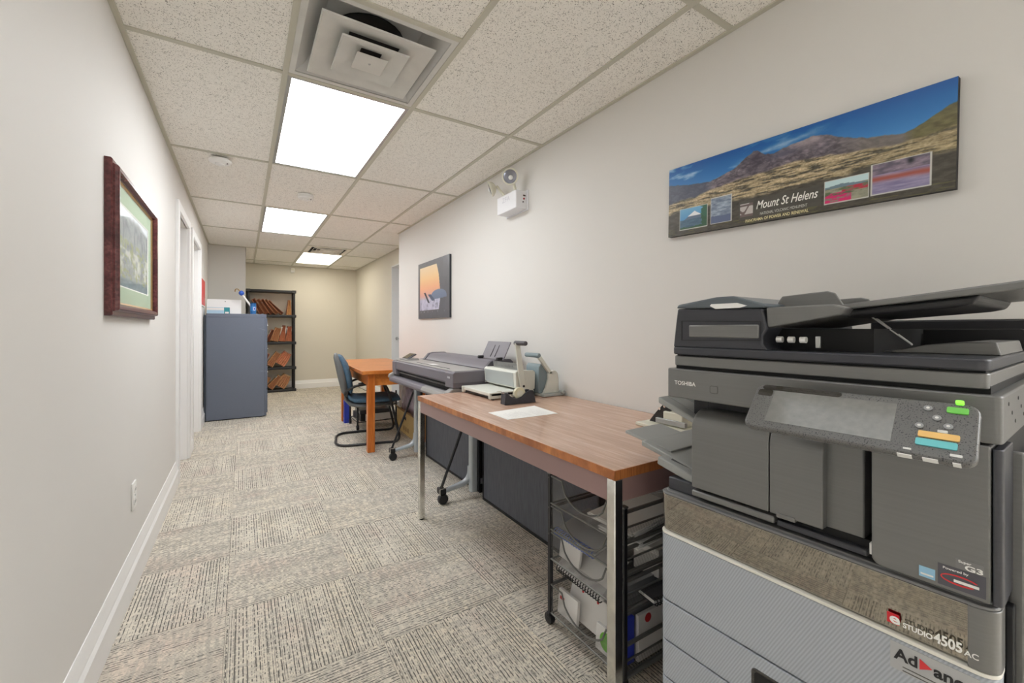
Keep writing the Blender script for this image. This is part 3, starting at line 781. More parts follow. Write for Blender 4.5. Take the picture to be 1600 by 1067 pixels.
# dark poster with a sunset photo
T = Thing('sunset_picture', 'dark grey poster with an orange sunset photo on the right wall', 'poster', (XR, 4.12, 1.26))
q0, q1, z0, z1 = 3.70, 4.542, 1.26, 1.857
T.part('board', MB().box(XR - 0.020, XR, q0, q1, z0, z1), mat('poster_edge', (52, 54, 60), 0.5), 0.001)
def sunset(u, v):
    n = fbm(u * 20, v * 14, 4); nf = fbm(u * 60, v * 42, 3)
    c = [96 + 10 * (n - .5) + 8 * v, 97 + 10 * (n - .5) + 8 * v, 105 + 10 * (n - .5) + 8 * v]
    right = np.interp(v, [0.14, 0.31, 0.478, 0.732, 0.918], [0.69, 0.729, 0.729, 0.69, 0.624])
    m = ((u > 0.06) & (u < right) & (v > 0.145) & (v < 0.917)).astype(float)
    t = np.clip((v - 0.40) / 0.5, 0, 1)
    ph = [np.interp(t, [0, .25, .6, 1], [222, 244, 246, 240]), np.interp(t, [0, .25, .6, 1], [170, 182, 204, 214]), np.interp(t, [0, .25, .6, 1], [160, 142, 150, 176])]
    sea = np.clip((0.40 - v) * 14, 0, 1)
    ph = over(ph, sea, (190 + 50 * (n - .5), 190 + 46 * (n - .5), 212 + 36 * (n - .5)))
    ph = over(ph, np.clip((.46 - n) * 9, 0, 1) * (v < 0.30) * .55, (112, 112, 134))
    c = over(c, m, ph)
    body = ((np.abs(u - 0.68) / 0.24) ** 2.2 + (np.abs(v - 0.355) / (0.125 + 0 * u)) ** 2.2 < 1).astype(float) * (v > 0.325 + 0.05 * np.clip(u - .7, 0, 1)); c = over(c, body, (112 + 80 * (v - .32), 126 + 80 * (v - .32), 152 + 80 * (v - .32)))
    neck = ((np.abs(u - 0.445 + 1.2 * (v - 0.37)) < 0.05) & (v > 0.30) & (v < 0.42)).astype(float); c = over(c, neck, (84, 96, 122))
    for k, q in enumerate((0.10, 0.22, 0.34, 0.50, 0.66, 0.86)):            # small spaced caption, not legible in the photo
        c = over(c, inrect(u, v, q - 0.010 - 0.004 * (k % 2), q + 0.012, 0.105, 0.128) * np.clip((nf - .25) * 5, 0, 1) * .7, (170, 170, 178))
    horn = ((np.abs(u - 0.36 + 0.75 * (v - 0.29)) < 0.028) & (v > 0.27) & (v < 0.46)).astype(float); c = over(c, horn, (44, 48, 66))
    return c
painted('printed_face', T.o, (XR - 0.0206, q1, z0), (0, -1, 0), (0, 0, 1), q1 - q0, z1 - z0, 120, 170, sunset, M_print, T.org)

# red notice on the left wall past the doors
T = Thing('red_notice', 'red notice with a white edge on the left wall past the doors', 'sign', (XL, 6.33, 1.42))
T.part('backing', MB().box(XL, XL + 0.012, 6.06, 6.60, 1.42, 1.755), M_plastic_w, 0.002)
T.part('red_face', MB().box(XL + 0.011, XL + 0.015, 6.08, 6.57, 1.435, 1.74), mat('notice_red', (206, 38, 40), 0.45), 0.001)
#==PRINTER
# ------------------------------------------------------------------ big multifunction printer; local x = depth from its front, local -y = along its front towards the viewer
M_pr = brushed('printer_grey', (120, 120, 119), 0.33, 0.35, 5)
M_pr_d = brushed('printer_dark', (62, 63, 69), 0.36, 0.15, 4)
M_pr_k = mat('printer_black', (30, 30, 33), 0.45)
M_pr_top = brushed('printer_slate', (92, 100, 106), 0.30, 0.0, 4)
M_gloss = mat('gloss_black', (26, 26, 28), 0.05, 0.0, 0.8, coat=1.0)
M_tray = brushed('tray_grey', (152, 154, 152), 0.5, 0.0, 3)
M_mirror = mat('gloss_band', (160, 156, 148), 0.03, 1.0)
M_ledge = mat('ledge_grey', (120, 121, 122), 0.22)
M_stripe = mat('stripe_white', (232, 230, 222), 0.4)
def ribbed():
    g = G('drawer_ribbed')
    v = g.mapping(g.tc.outputs['Object'], (1, 1, 1), (0, 0, 0), (R(62), 0, 0))
    wv = g.n('ShaderNodeTexWave', wave_type='BANDS', bands_direction='Z'); g.l(v, wv.inputs['Vector'])
    wv.inputs['Scale'].default_value = 62.0; wv.inputs['Distortion'].default_value = 0.0
    f = wv.outputs['Fac']
    g.bump(f, 0.25, 0.0008)
    return g.out(g.mix(f, (158, 164, 173), (178, 184, 193)), 0.48)
M_drawer = ribbed()
M_white_ink = mat('white_ink', (240, 240, 238), 0.45)
T = Thing('multifunction_printer', 'big dark grey office printer with tilted touch panel below the mountain board', 'printer', (0.9147, 0.7308, 0), R(2.5), local=True)
pr = T
W_ = 0.585
def front_plan(q0, depth, r, p0=0.0, p1=W_):
    """plan outline of a front with rounded vertical edges: returns (x, y) points"""
    return rrect(q0, q0 + depth, -p1, -p0, r, 6, (1, 0, 0, 1))
# lower cabinet
T.part('cabinet', MB().box(0.03, 0.60, -0.58, -0.005, 0.06, 0.728), M_pr_d, 0.004)
T.part('base_plinth', MB().box(0.05, 0.58, -0.56, -0.02, 0.0, 0.06), M_pr_k, 0.003)
for i, (z0, z1) in enumerate(((0.4585, 0.6255), (0.3555, 0.4545), (0.2605, 0.3515), (0.075, 0.2565))):
    d = T.part('paper_drawer', MB().prism(front_plan(0, 0.045, 0.022), z0, z1, 'z'), M_drawer, 0.0025)
    if i in (1, 2):
        zc = z0 + 0.018
        T.part('drawer_handle', MB().prism(rrect(-0.375, -0.232, zc, zc + 0.052, 0.010, 4), -0.0015, 0.012, 'x'), M_gloss, 0.001, parent=d)
        T.part('pocket', MB().prism(rrect(-0.368, -0.239, zc + 0.006, zc + 0.046, 0.007, 4), -0.0025, 0.004, 'x'), M_dark_void, 0, parent=d)
T.part('white_strip', MB().prism(front_plan(-0.0012, 0.046, 0.023, -0.001, W_ + 0.001), 0.6265, 0.6325, 'z'), M_stripe, 0.001)
gb = MB().prism(front_plan(0.0005, 0.045, 0.022), 0.6335, 0.727, 'z'); gb.v = [(x + (0.0065 if z < 0.65 and x < 0.03 else 0), y, z) for x, y, z in gb.v]
T.part('gloss_band', gb, M_mirror, 0.0015)
T.part('band_end', MB().prism(rrect(-0.0012, 0.046, -0.5862, -0.553, 0.022, 6, (1, 0, 0, 0)), 0.6335, 0.7275, 'z'), M_pr, 0.0012)
T.part('band_rim', MB().prism(front_plan(-0.001, 0.046, 0.023), 0.7275, 0.7325, 'z'), M_ledge, 0.0015)
T.part('base_ledge', MB().prism(front_plan(0.010, 0.59, 0.02, 0.006, 0.579), 0.730, 0.7355, 'z'), M_ledge, 0.0015)
# body above the cassettes
T.part('engine_body', MB().box(0.075, 0.60, -0.58, -0.088, 0.735, 0.978), M_pr_k, 0.004)
def rolled(p0, p1, zb, zt, q, roll, back):
    pts = [(q, zb), (q, zt - roll)]
    for k in range(1, 8):
        a = 0.5 * PI * k / 7
        pts.append((q + roll * 1.25 * (1 - math.cos(a)), zt - roll + roll * math.sin(a)))
    pts += [(back, zt), (back, zb)]
    return MB().prism(pts, -p1, -p0, 'y')
T.part('finisher_door', rolled(0.089, 0.2645, 0.7665, 0.952, 0.004, 0.042, 0.08), M_pr, 0.0025, 3)
T.part('side_cover', rolled(0.2665, 0.362, 0.7665, 0.952, 0.004, 0.042, 0.08), M_pr, 0.0025, 3)
T.part('recess_panel', MB().prism(rrect(0.024, 0.10, -0.4200, -0.355, 0.012, 4, (0, 0, 0, 0)), 0.7585, 0.976, 'z'), M_pr, 0.003)
T.part('latch_tab', MB().box(0.0015, 0.02, -0.315, -0.280, 0.762, 0.772), M_pr, 0.002)
T.part('door_lip', MB().box(0.0045, 0.05, -0.275, -0.088, 0.7445, 0.7595), M_pr, 0.004)
T.part('door_lip', MB().box(0.007, 0.05, -0.4285, -0.279, 0.7425, 0.7545), M_pr_d, 0.003)
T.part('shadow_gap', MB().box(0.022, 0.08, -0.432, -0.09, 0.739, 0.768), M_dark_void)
T.part('hinge_pin', MB().box(0.012, 0.03, -0.4345, -0.430, 0.748, 0.768), MATS['white_plastic'], 0.001)
T.part('front_cover', MB().prism(rrect(-0.577, -0.4365, 0.7395, 0.975, 0.014, 5, (0, 1, 0, 0)), -0.002, 0.07, 'x'), M_pr, 0.003, 3)
T.part('corner_column', MB().prism(rrect(0.0, 0.09, -0.5895, -0.5785, 0.009, 4, (1, 0, 0, 0)), 0.7385, 0.971, 'z'), M_pr_d, 0.0015)
T.part('side_door', MB().prism(rrect(0.095, 0.55, 0.10, 0.905, 0.03, 5), -0.640, -0.588, 'y'), M_pr_d, 0.006, 3)
T.part('side_strip', MB().box(0.09, 0.105, -0.6015, -0.585, 0.10, 0.955), M_pr, 0.003)
T.part('side_rail', MB().box(0.062, 0.082, -0.5935, -0.584, 0.15, 0.72), M_pr_k, 0.002)
# scanner
T.part('scanner_base', MB().prism(rrect(0.0, 0.58, -0.589, -0.022, 0.010, 4, (1, 0, 0, 1)), 0.9785, 1.0505, 'z'), M_pr, 0.003, 3)
T.part('scanner_bed', MB().box(0.015, 0.57, -0.575, -0.04, 1.0505, 1.063), M_dark_void)
T.part('lid_skirt', MB().prism(rrect(0.006, 0.57, -0.575, -0.037, 0.012, 4, (1, 0, 0, 1)), 1.0585, 1.0825, 'z'), M_pr, 0.002)
T.part('lid', MB().prism(rrect(0.002, 0.572, -0.5765, -0.034, 0.016, 5, (1, 0, 0, 1)), 1.086, 1.1045, 'z'), M_pr_d, 0.0035, 3)
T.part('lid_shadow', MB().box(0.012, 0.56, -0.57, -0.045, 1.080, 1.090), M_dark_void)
for i in range(7):
    T.part('vent_hole', MB().cyl((0.05 + 0.034 * i, -0.5888, 1.035 - 0.017 * (i % 3)), (0.05 + 0.034 * i, -0.5896, 1.035 - 0.017 * (i % 3)), 0.003, 8), M_dark_void)
# document feeder, left block
fb = T.part('feeder_body', MB().prism([(-0.037, 1.104), (-0.044, 1.165), (-0.049, 1.200), (-0.250, 1.194), (-0.262, 1.150), (-0.252, 1.135), (-0.252, 1.118), (-0.262, 1.104)], 0.006, 0.50, 'x'), M_pr_d, 0.004, 3)
T.part('feeder_cover', MB().prism([(-0.047, 1.201), (-0.052, 1.210), (-0.150, 1.2235), (-0.190, 1.2235), (-0.257, 1.203), (-0.257, 1.1945)], 0.003, 0.50, 'x'), M_pr_top, 0.004, 3)
T.part('cover_label', MB().prism([(-0.137, 1.2035), (-0.150, 1.196), (-0.205, 1.1965), (-0.222, 1.2005), (-0.200, 1.2075), (-0.140, 1.2075)], 0.0018, 0.005, 'x'), M_plastic_w)
T.part('feeder_handle', MB().add(*(lambda o, i: ([(0.0045, y, z) for y, z in o] + [(0.0045, y, z) for y, z in i] + [(0.03, y, z) for y, z in i],
       [(k, (k + 1) % 4, 4 + (k + 1) % 4, 4 + k) for k in range(4)] + [(4 + k, 4 + (k + 1) % 4, 8 + (k + 1) % 4, 8 + k) for k in range(4)] + [(8, 9, 10, 11)]))(
       [(-0.061, 1.121), (-0.249, 1.125), (-0.250, 1.166), (-0.061, 1.170)], [(-0.0625, 1.1225), (-0.2475, 1.1265), (-0.2485, 1.1645), (-0.0625, 1.1685)])), M_pr_k, 0, smooth=0)
T.part('handle_insert', MB().box(0.0042, 0.028, -0.2455, -0.080, 1.1285, 1.160), M_pr, 0.004)
T.part('feeder_slot', MB().box(0.075, 0.50, -0.42, -0.25, 1.1045, 1.150), M_dark_void)
for i in range(3):
    T.part('feed_roller', MB().cyl((0.035, -0.268 - 0.022 * i, 1.1275), (0.035, -0.279 - 0.022 * i, 1.1275), 0.0065, 12), MATS['white_plastic'])
T.part('roller_bracket', MB().box(0.03, 0.036, -0.348, -0.340, 1.112, 1.135), M_steel, 0.001)
# feed tray: a wedge that rises towards the viewer, then a long thin wing
T.part('feed_throat', MB().prism([(-0.258, 1.152), (-0.256, 1.195), (-0.372, 1.197), (-0.395, 1.190), (-0.388, 1.176)], 0.012, 0.42, 'x'), M_pr, 0.003, 3)
wing = T.part('document_tray', MB().prism([(-0.372, 1.186), (-0.372, 1.196), (-0.605, 1.2235), (-0.612, 1.217), (-0.605, 1.209)], 0.045, 0.40, 'x'), M_pr, 0.003, 3)
T.part('tray_underside', MB().prism([(-0.380, 1.172), (-0.380, 1.187), (-0.56, 1.2055), (-0.552, 1.190), (-0.53, 1.185)], 0.055, 0.39, 'x'), M_pr_k, 0.006, 3)
T.part('paper_guide', MB().prism([(-0.226, 1.196), (-0.236, 1.202), (-0.250, 1.223), (-0.336, 1.229), (-0.350, 1.224), (-0.366, 1.196)], 0.10, 0.106, 'x'), M_pr, 0.002)
T.part('paper_guide', MB().prism([(-0.226, 1.196), (-0.236, 1.202), (-0.250, 1.2205), (-0.336, 1.2235), (-0.350, 1.219), (-0.366, 1.196)], 0.300, 0.306, 'x'), M_pr, 0.002)
T.part('tray_stop', MB().prism([(-0.505, 1.212), (-0.51, 1.222), (-0.53, 1.216)], 0.18, 0.20, 'x'), M_pr, 0.001)
# lid hinge hood at the back and the exit tray hump
T.part('rear_wall', MB().prism(rrect(-0.575, -0.40, 1.1045, 1.150, 0.008, 3), 0.42, 0.44, 'x'), M_pr_k, 0.003)
T.part('rear_hood', MB().prism(rrect(-0.575, -0.30, 1.1045, 1.172, 0.006, 3), 0.50, 0.57, 'x'), M_pr_k, 0.004)
T.part('exit_tray', MB().prism([(-0.400, 1.1045), (-0.440, 1.109), (-0.480, 1.1205), (-0.53, 1.127), (-0.568, 1.127), (-0.573, 1.1045)], 0.13, 0.40, 'x'), M_pr, 0.005, 3)
T.part('exit_wire', MB().tube([(0.16, -0.392, 1.176), (0.18, -0.452, 1.118)], 0.0014, 6), MATS['white_plastic'])
T.part('exit_wire', MB().tube([(0.22, -0.382, 1.176), (0.235, -0.440, 1.118)], 0.0014, 6), MATS['white_plastic'])
# logo text
lettering('TOSHIBA', 0.057, 0.0098, M_white_ink, T.o, (-0.0003, -0.0455, 1.0115), (0, -1, 0), (0, 0, 1), bold=0.012)
M_emb = mat('embossed_grey', (84, 84, 80), 0.5)
T.part('touch_mark', MB().prism(rrect(-0.158, -0.138, 1.000, 1.018, 0.004, 3), -0.0005, 0.001, 'x'), M_emb)
T.part('touch_mark', MB().prism(rrect(-0.1565, -0.1395, 1.0015, 1.0165, 0.003, 3), -0.0008, 0.001, 'x'), M_pr)
# control panel: tilted slab
A = Vector((-0.050, -0.272, 1.041)); Bv = Vector((-0.128, -0.278, 0.9695))      # upper and lower far corners
exq = Vector((0, -1, 0)); eyq = (A - Bv).normalized(); Hq = (A - Bv).length; Wq = 0.303
o_ = Vector((-0.128, -0.277, 0.9695))
def speckle():
    g = G('panel_speckle'); n = g.noise(g.tc.outputs['Object'], 520.0, 1.0)
    return g.out(g.mix(g.ramp(n, [(0.60, 0.0), (0.66, 1.0)]), (104, 104, 103), (48, 48, 50)), 0.34)
M_speck = speckle()
cp = T.part('control_panel', MB().slab(o_, exq, eyq, rrect(0, Wq, 0, Hq, 0.016, 5), 0.013), M_speck, 0.004, 3)
nq = exq.cross(eyq)
def cp_part(name, x0, x1, y0, y1, m, r=0.002, t=0.0012, bev=0.0):
    return T.part(name, MB().slab(o_ + nq * t, exq, eyq, rrect(x0 * Wq, x1 * Wq, y0 * Hq, y1 * Hq, r, 3), t), m, bev, parent=cp)
g_scr = G('touch_screen'); ns_ = g_scr.noise(g_scr.tc.outputs['Object'], 90.0, 4.0)
g_scr.out(g_scr.mix(ns_, (120, 121, 120), (144, 144, 141)), 0.10)  # mottled grey stands for the ceiling reflected in the screen
cp_part('screen', 0.115, 0.705, 0.16, 0.86, g_scr.m, 0.001, 0.0006)
cp_part('dark_reflection', 0.035, 0.46, 0.865, 0.975, M_gloss, 0.006, 0.0004)  # dark shapes stand for a reflection in the control panel
cp_part('dark_reflection', 0.02, 0.105, 0.72, 0.862, M_gloss, 0.004, 0.0004)
M_btn_g = mat('key_green', (120, 214, 90), 0.4); M_btn_o = mat('key_orange', (246, 200, 120), 0.4); M_btn_c = mat('key_cyan', (112, 206, 214), 0.4); M_btn_w = mat('key_white', (226, 227, 225), 0.4)
cp_part('key', 0.888, 0.962, 0.80, 0.90, M_btn_g, 0.002, 0.002)
cp_part('key', 0.800, 0.942, 0.325, 0.425, M_btn_o, 0.002, 0.002)
cp_part('key', 0.795, 0.937, 0.185, 0.295, M_btn_c, 0.002, 0.002)
for (x, y) in ((0.822, 0.84), (0.858, 0.68), (0.80, 0.51), (0.90, 0.555)):
    b_ = T.part('round_key', MB().slab(o_ + nq * 0.0022, exq, eyq, [((x + 0.017 * math.cos(t * PI / 8)) * Wq, y * Hq + 0.017 * Wq * math.sin(t * PI / 8)) for t in range(16)], 0.0022), mat('key_face', (150, 152, 154), 0.35), 0.0006, parent=cp)
    T.part('key_symbol', MB().slab(o_ + nq * 0.0025, exq, eyq, [((x + 0.007 * math.cos(t * PI / 4)) * Wq, y * Hq + 0.007 * Wq * math.sin(t * PI / 4)) for t in range(8)], 0.0004), M_btn_w, parent=cp)
cp_part('key_symbol', 0.865, 0.90, 0.44, 0.485, M_btn_w, 0.001, 0.0008)
cp_part('key_symbol', 0.755, 0.785, 0.075, 0.105, M_btn_w, 0.001, 0.0008)
cp_part('key_symbol', 0.915, 0.955, 0.085, 0.125, M_btn_w, 0.001, 0.0008)
for x in (0.735, 0.825, 0.925):
    T.part('edge_lamp', MB().slab(o_ + exq * (x * Wq) - eyq * 0.0008, exq, nq, [(0, -0.009), (0.016 if x < 0.9 else 0.008, -0.009), (0.016 if x < 0.9 else 0.008, -0.001), (0, -0.001)], 0.0015), M_btn_w, parent=cp)
T.part('status_lamp', MB().slab(o_ + exq * (0.915 * Wq) + eyq * (Hq - 0.004) + nq * 0.004, exq, eyq, rrect(0, 0.009, 0, 0.006, 0.002, 3), 0.004), mat('lamp_green', (120, 230, 60), 0.4, emit=((120, 240, 60), 0.8)), parent=cp)
T.part('panel_arm', MB().hull8([(-0.09, -0.50, 0.985), (0.01, -0.54, 0.985), (0.01, -0.33, 0.985), (-0.09, -0.36, 0.985)], [(-0.05, -0.52, 1.02), (0.01, -0.54, 1.03), (0.01, -0.33, 1.03), (-0.05, -0.34, 1.02)]), M_pr_d, 0.004)
# exit trays on the far side
T.part('upper_exit_tray', MB().hull8([(0.045, 0.036, 0.948), (0.40, 0.036, 0.948), (0.40, -0.10, 0.898), (0.045, -0.10, 0.898)], [(0.045, 0.036, 0.965), (0.40, 0.036, 0.965), (0.40, -0.10, 0.912), (0.045, -0.10, 0.912)]), M_tray, 0.003)
for i in range(5):
    q_ = 0.08 + 0.055 * i
    T.part('tray_rib', MB().hull8([(q_, 0.03, 0.962), (q_ + 0.003, 0.03, 0.962), (q_ + 0.003, -0.10, 0.911), (q_, -0.10, 0.911)], [(q_, 0.03, 0.9655), (q_ + 0.003, 0.03, 0.9655), (q_ + 0.003, -0.10, 0.914), (q_, -0.10, 0.914)]), M_tray)
T.part('lower_exit_tray', MB().hull8([(0.03, 0.030, 0.786), (0.34, 0.030, 0.786), (0.34, -0.10, 0.755), (0.03, -0.10, 0.755)], [(0.03, 0.026, 0.808), (0.34, 0.026, 0.808), (0.34, -0.10, 0.775), (0.03, -0.10, 0.775)]), M_tray, 0.004, 3)
T.part('tray_recess', MB().hull8([(0.05, 0.0, 0.800), (0.09, 0.008, 0.803), (0.12, -0.09, 0.777), (0.07, -0.09, 0.777)], [(0.05, 0.0, 0.8015), (0.09, 0.008, 0.8045), (0.12, -0.09, 0.7785), (0.07, -0.09, 0.7785)]), M_pr_d)
T.part('tray_extension', MB().hull8([(0.06, 0.104, 0.814), (0.31, 0.104, 0.814), (0.31, -0.09, 0.772), (0.06, -0.09, 0.772)], [(0.06, 0.104, 0.829), (0.31, 0.104, 0.829), (0.31, -0.09, 0.784), (0.06, -0.09, 0.784)]), M_tray, 0.003)
T.part('end_extension', MB().hull8([(0.08, 0.180, 0.832), (0.25, 0.180, 0.832), (0.25, 0.02, 0.806), (0.08, 0.02, 0.806)], [(0.08, 0.180, 0.8405), (0.25, 0.180, 0.8405), (0.25, 0.02, 0.8145), (0.08, 0.02, 0.8145)]), M_tray, 0.002)
T.part('tray_mount', MB().box(0.020, 0.40, -0.095, -0.014, 0.7355, 0.767), M_pr_d, 0.003)
T.part('exit_hood', MB().box(0.075, 0.50, -0.092, -0.050, 0.79, 0.978), M_pr_k, 0.003)
# small print
lettering('e', 0.0135, 0.0175, M_white_ink, T.o, (-0.0022, -0.4615, 0.6515), (0, -1, 0), (0, 0, 1), bold=0.03)
T.part('logo_square', MB().prism([(-0.4575, 0.649), (-0.4735, 0.649), (-0.4735, 0.666), (-0.4575, 0.666)], -0.0006, 0.001, 'x'), mat('logo_red', (214, 40, 52), 0.4))
lettering('STUDIO', 0.036, 0.0085, M_white_ink, T.o, (-0.0012, -0.4785, 0.6505), (0, -1, 0), (0, 0, 1), bold=0.03)
lettering('4505', 0.032, 0.0155, M_white_ink, T.o, (-0.0012, -0.5155, 0.6495), (0, -1, 0), (0, 0, 1), bold=0.03)
lettering('AC', 0.0155, 0.0085, M_white_ink, T.o, (-0.0022, -0.5495, 0.6495), (0, -1, 0), (0, 0, 1), bold=0.02)
lb = T.part('drawer_label', MB().box(-0.0012, 0.001, -0.566, -0.462, 0.575, 0.620), mat('label_grey', (176, 178, 180), 0.5))
M_ink_k = mat('ink_black', (36, 36, 40), 0.5); M_ink_r = mat('ink_red', (214, 52, 58), 0.5)
lettering('Ad', 0.030, 0.0185, M_ink_k, lb, (-0.0013, -0.4665, 0.5935), (0, -1, 0), (0, 0, 1), bold=0.03)
T.part('label_mark', MB().prism([(-0.499, 0.5935), (-0.514, 0.602), (-0.499, 0.611)], -0.0018, 0.0, 'x'), M_ink_r, parent=lb)
lettering('ance', 0.046, 0.0185, M_ink_k, lb, (-0.0013, -0.5155, 0.5935), (0, -1, 0), (0, 0, 1), bold=0.03)
for i, wd in enumerate((0.09, 0.07)): T.part('label_rule', MB().box(-0.0016, 0.0, -0.478 - wd, -0.478, 0.583 - 0.006 * i, 0.5845 - 0.006 * i), M_emb, parent=lb)
es = T.part('energy_sticker', MB().box(-0.0026, 0.0, -0.5175, -0.4985, 0.7475, 0.7645), mat('sticker_blue', (150, 196, 226), 0.4))
T.part('sticker_bar', MB().box(-0.0030, -0.0024, -0.5155, -0.5005, 0.7515, 0.754), MATS['white_ink'], parent=es)
g3 = T.part('fax_sticker', MB().box(-0.0026, 0.0, -0.5705, -0.5405, 0.7795, 0.795), mat('sticker_grey', (124, 124, 124), 0.45))
lettering('Super', 0.014, 0.0038, M_white_ink, g3, (-0.0028, -0.5435, 0.7895), (0, -1, 0), (0, 0, 1), bold=0.02)
lettering('G3', 0.019, 0.0078, M_white_ink, g3, (-0.0028, -0.5505, 0.7805), (0, -1, 0), (0, 0, 1), bold=0.03)
ps = T.part('powered_sticker', MB().box(-0.0026, 0.0, -0.5725, -0.5205, 0.7455, 0.7785), mat('sticker_slate', (84, 84, 92), 0.45))
lettering('Powered by', 0.028, 0.0036, M_white_ink, ps, (-0.0028, -0.5265, 0.7725), (0, -1, 0), (0, 0, 1), bold=0.02)
sw = [(math.cos(a), math.sin(a)) for a in np.linspace(0.15 * PI, 1.75 * PI, 16)]
T.part('swoosh', MB().prism([(-0.545 - 0.0215 * c, 0.7600 + 0.0078 * s) for c, s in sw] + [(-0.5445 - 0.0195 * c, 0.7602 + 0.0056 * s) for c, s in reversed(sw)], -0.0031, -0.0024, 'x'), M_ink_r, parent=ps)
lettering('efi', 0.006, 0.004, M_ink_r, ps, (-0.0030, -0.5290, 0.7585), (0, -1, 0), (0, 0, 1)) if False else None
T.part('sticker_bar', MB().box(-0.0033, -0.0024, -0.5655, -0.5385, 0.7565, 0.7605), M_white_ink, parent=ps)

#==WORK TABLE
TZ = 0.745; TX0, TX1, TY0, TY1 = 0.895, 1.655, 0.868, 2.487
M_lam = wood('laminate_top', (182, 148, 128), (204, 170, 149), (215, 184, 164), (14, 0.9, 3), 2.2, 0.20)
M_edge = wood('edge_band', (140, 80, 40), (188, 118, 68), (206, 138, 84), (40, 3, 2), 2.0, 0.35)
M_chrome = mat('chrome', (226, 226, 222), 0.14, 1.0, vary=(24, 0.12))
M_apron = mat('apron_mauve', (146, 118, 116), 0.28, 0.0, 0.5)
T = Thing('work_table', 'wood laminate work table on chrome legs carrying the binding machines', 'table', (TX0, TY0, 0))
tp = T.part('tabletop', MB().box(TX0 + 0.002, TX1, TY0 + 0.002, TY1 - 0.002, TZ - 0.028, TZ), M_lam, 0.0015)
T.part('edge_band', MB().box(TX0, TX0 + 0.0022, TY0, TY1, TZ - 0.028, TZ - 0.0006), M_edge, 0.0006)
T.part('edge_band', MB().box(TX0, TX1, TY0, TY0 + 0.0022, TZ - 0.028, TZ - 0.0006), M_edge, 0.0006)
T.part('edge_band', MB().box(TX0, TX1, TY1 - 0.0022, TY1, TZ - 0.028, TZ - 0.0006), M_edge, 0.0006)
L_ = 0.033; az = TZ - 0.028 - 0.068
T.part('apron', MB().box(TX0 + 0.004, TX0 + 0.010, TY0 + L_ + 0.002, TY1 - L_ - 0.002, az, TZ - 0.0285), M_apron, 0.001)
T.part('apron', MB().box(TX0 + L_ + 0.002, TX1 - L_ - 0.002, TY0 + 0.004, TY0 + 0.010, az, TZ - 0.0285), M_apron, 0.001)
T.part('apron', MB().box(TX0 + L_ + 0.002, TX1 - L_ - 0.002, TY1 - 0.010, TY1 - 0.004, az, TZ - 0.0285), M_apron, 0.001)
T.part('apron', MB().box(TX1 - 0.016, TX1 - 0.010, TY0 + L_ + 0.002, TY1 - L_ - 0.002, az, TZ - 0.0285), M_apron, 0.001)
for x in (TX0 + 0.001, TX1 - L_ - 0.004):
    for y in (TY0 + 0.001, TY1 - L_ - 0.001):
        lg = T.part('leg', MB().box(x, x + L_, y, y + L_, 0.006, TZ - 0.0285), M_chrome, 0.003)
        T.part('foot_glide', MB().cyl((x + L_ / 2, y + L_ / 2, 0), (x + L_ / 2, y + L_ / 2, 0.007), 0.013, 14), M_pr_k, parent=lg)

# sheet of paper on the table
def sheet_print(u, v):
    n = fbm(u * 40, v * 40, 2); c = [240 + 0 * u, 240 + 0 * u, 238 + 0 * u]
    ln = ((v * 26) % 1 < 0.42) & (u > 0.10) & (u < 0.35 + 0.55 * vnoise(np.floor(v * 26) * 3.1, 0 * u)) & (v > 0.1) & (v < 0.92)
    return over(c, ln.astype(float) * np.clip((n - 0.25) * 3, 0, 1) * 0.20, (120, 124, 132))
pz = TZ
T = Thing('paper_sheet', 'white printed sheet lying alone on the work table', 'paper', (1.0, 1.61, pz))
T.part('sheet', MB().add([(0.995, 1.611, pz + .0003), (1.274, 1.604, pz + .0003), (1.296, 1.830, pz + .0003), (1.000, 1.796, pz + .0003), (0.995, 1.611, pz + .0011), (1.274, 1.604, pz + .0011), (1.296, 1.830, pz + .0011), (1.000, 1.796, pz + .0011)],
      [(3, 2, 1, 0), (4, 5, 6, 7), (0, 1, 5, 4), (1, 2, 6, 5), (2, 3, 7, 6), (3, 0, 4, 7)]), mat('paper_white', (240, 240, 238), 0.8), 0)
e1 = Vector((1.274 - 0.995, 1.604 - 1.611, 0)).normalized(); e2 = Vector((-e1.y, e1.x, 0))
painted('printed_face', T.o, (1.004, 1.616, pz + 0.0013), e1, e2, 0.265, 0.17, 60, 90, lambda u, v: sheet_print(v, u), M_print_matt, T.org)

# comb binding machine
M_cb = mat('binder_grey', (214, 216, 208), 0.45); M_cb2 = mat('binder_mid', (176, 182, 182), 0.45)
T = Thing('comb_binder', 'pale grey comb binding machine with a tall black-handled lever', 'binding machine', (1.17, 2.09, TZ))
by0, by1 = 2.095, 2.462
T.part('base_tray', MB().box(1.185, 1.48, by0, by1, TZ + 0.020, TZ + 0.040), M_cb, 0.004)
for y in (by0, by1 - 0.02):
    T.part('tray_side', MB().box(1.175, 1.478, y, y + 0.02, TZ + 0.006, TZ + 0.043), M_cb, 0.004)
T.part('front_rail', MB().box(1.195, 1.205, by0 + 0.021, by1 - 0.021, TZ + 0.008, TZ + 0.021), M_pr_k, 0.001)
for x, y in ((1.20, by0 + 0.01), (1.20, by1 - 0.01), (1.45, by0 + 0.01), (1.45, by1 - 0.01)):
    T.part('rubber_foot', MB().cyl((x, y, TZ), (x, y, TZ + 0.007), 0.009, 12), M_pr_k)
T.part('tray_sticker', MB().box(1.25, 1.275, by0 + 0.03, by0 + 0.05, TZ + 0.040, TZ + 0.0405), mat('sticker_tan', (168, 160, 130), 0.5))
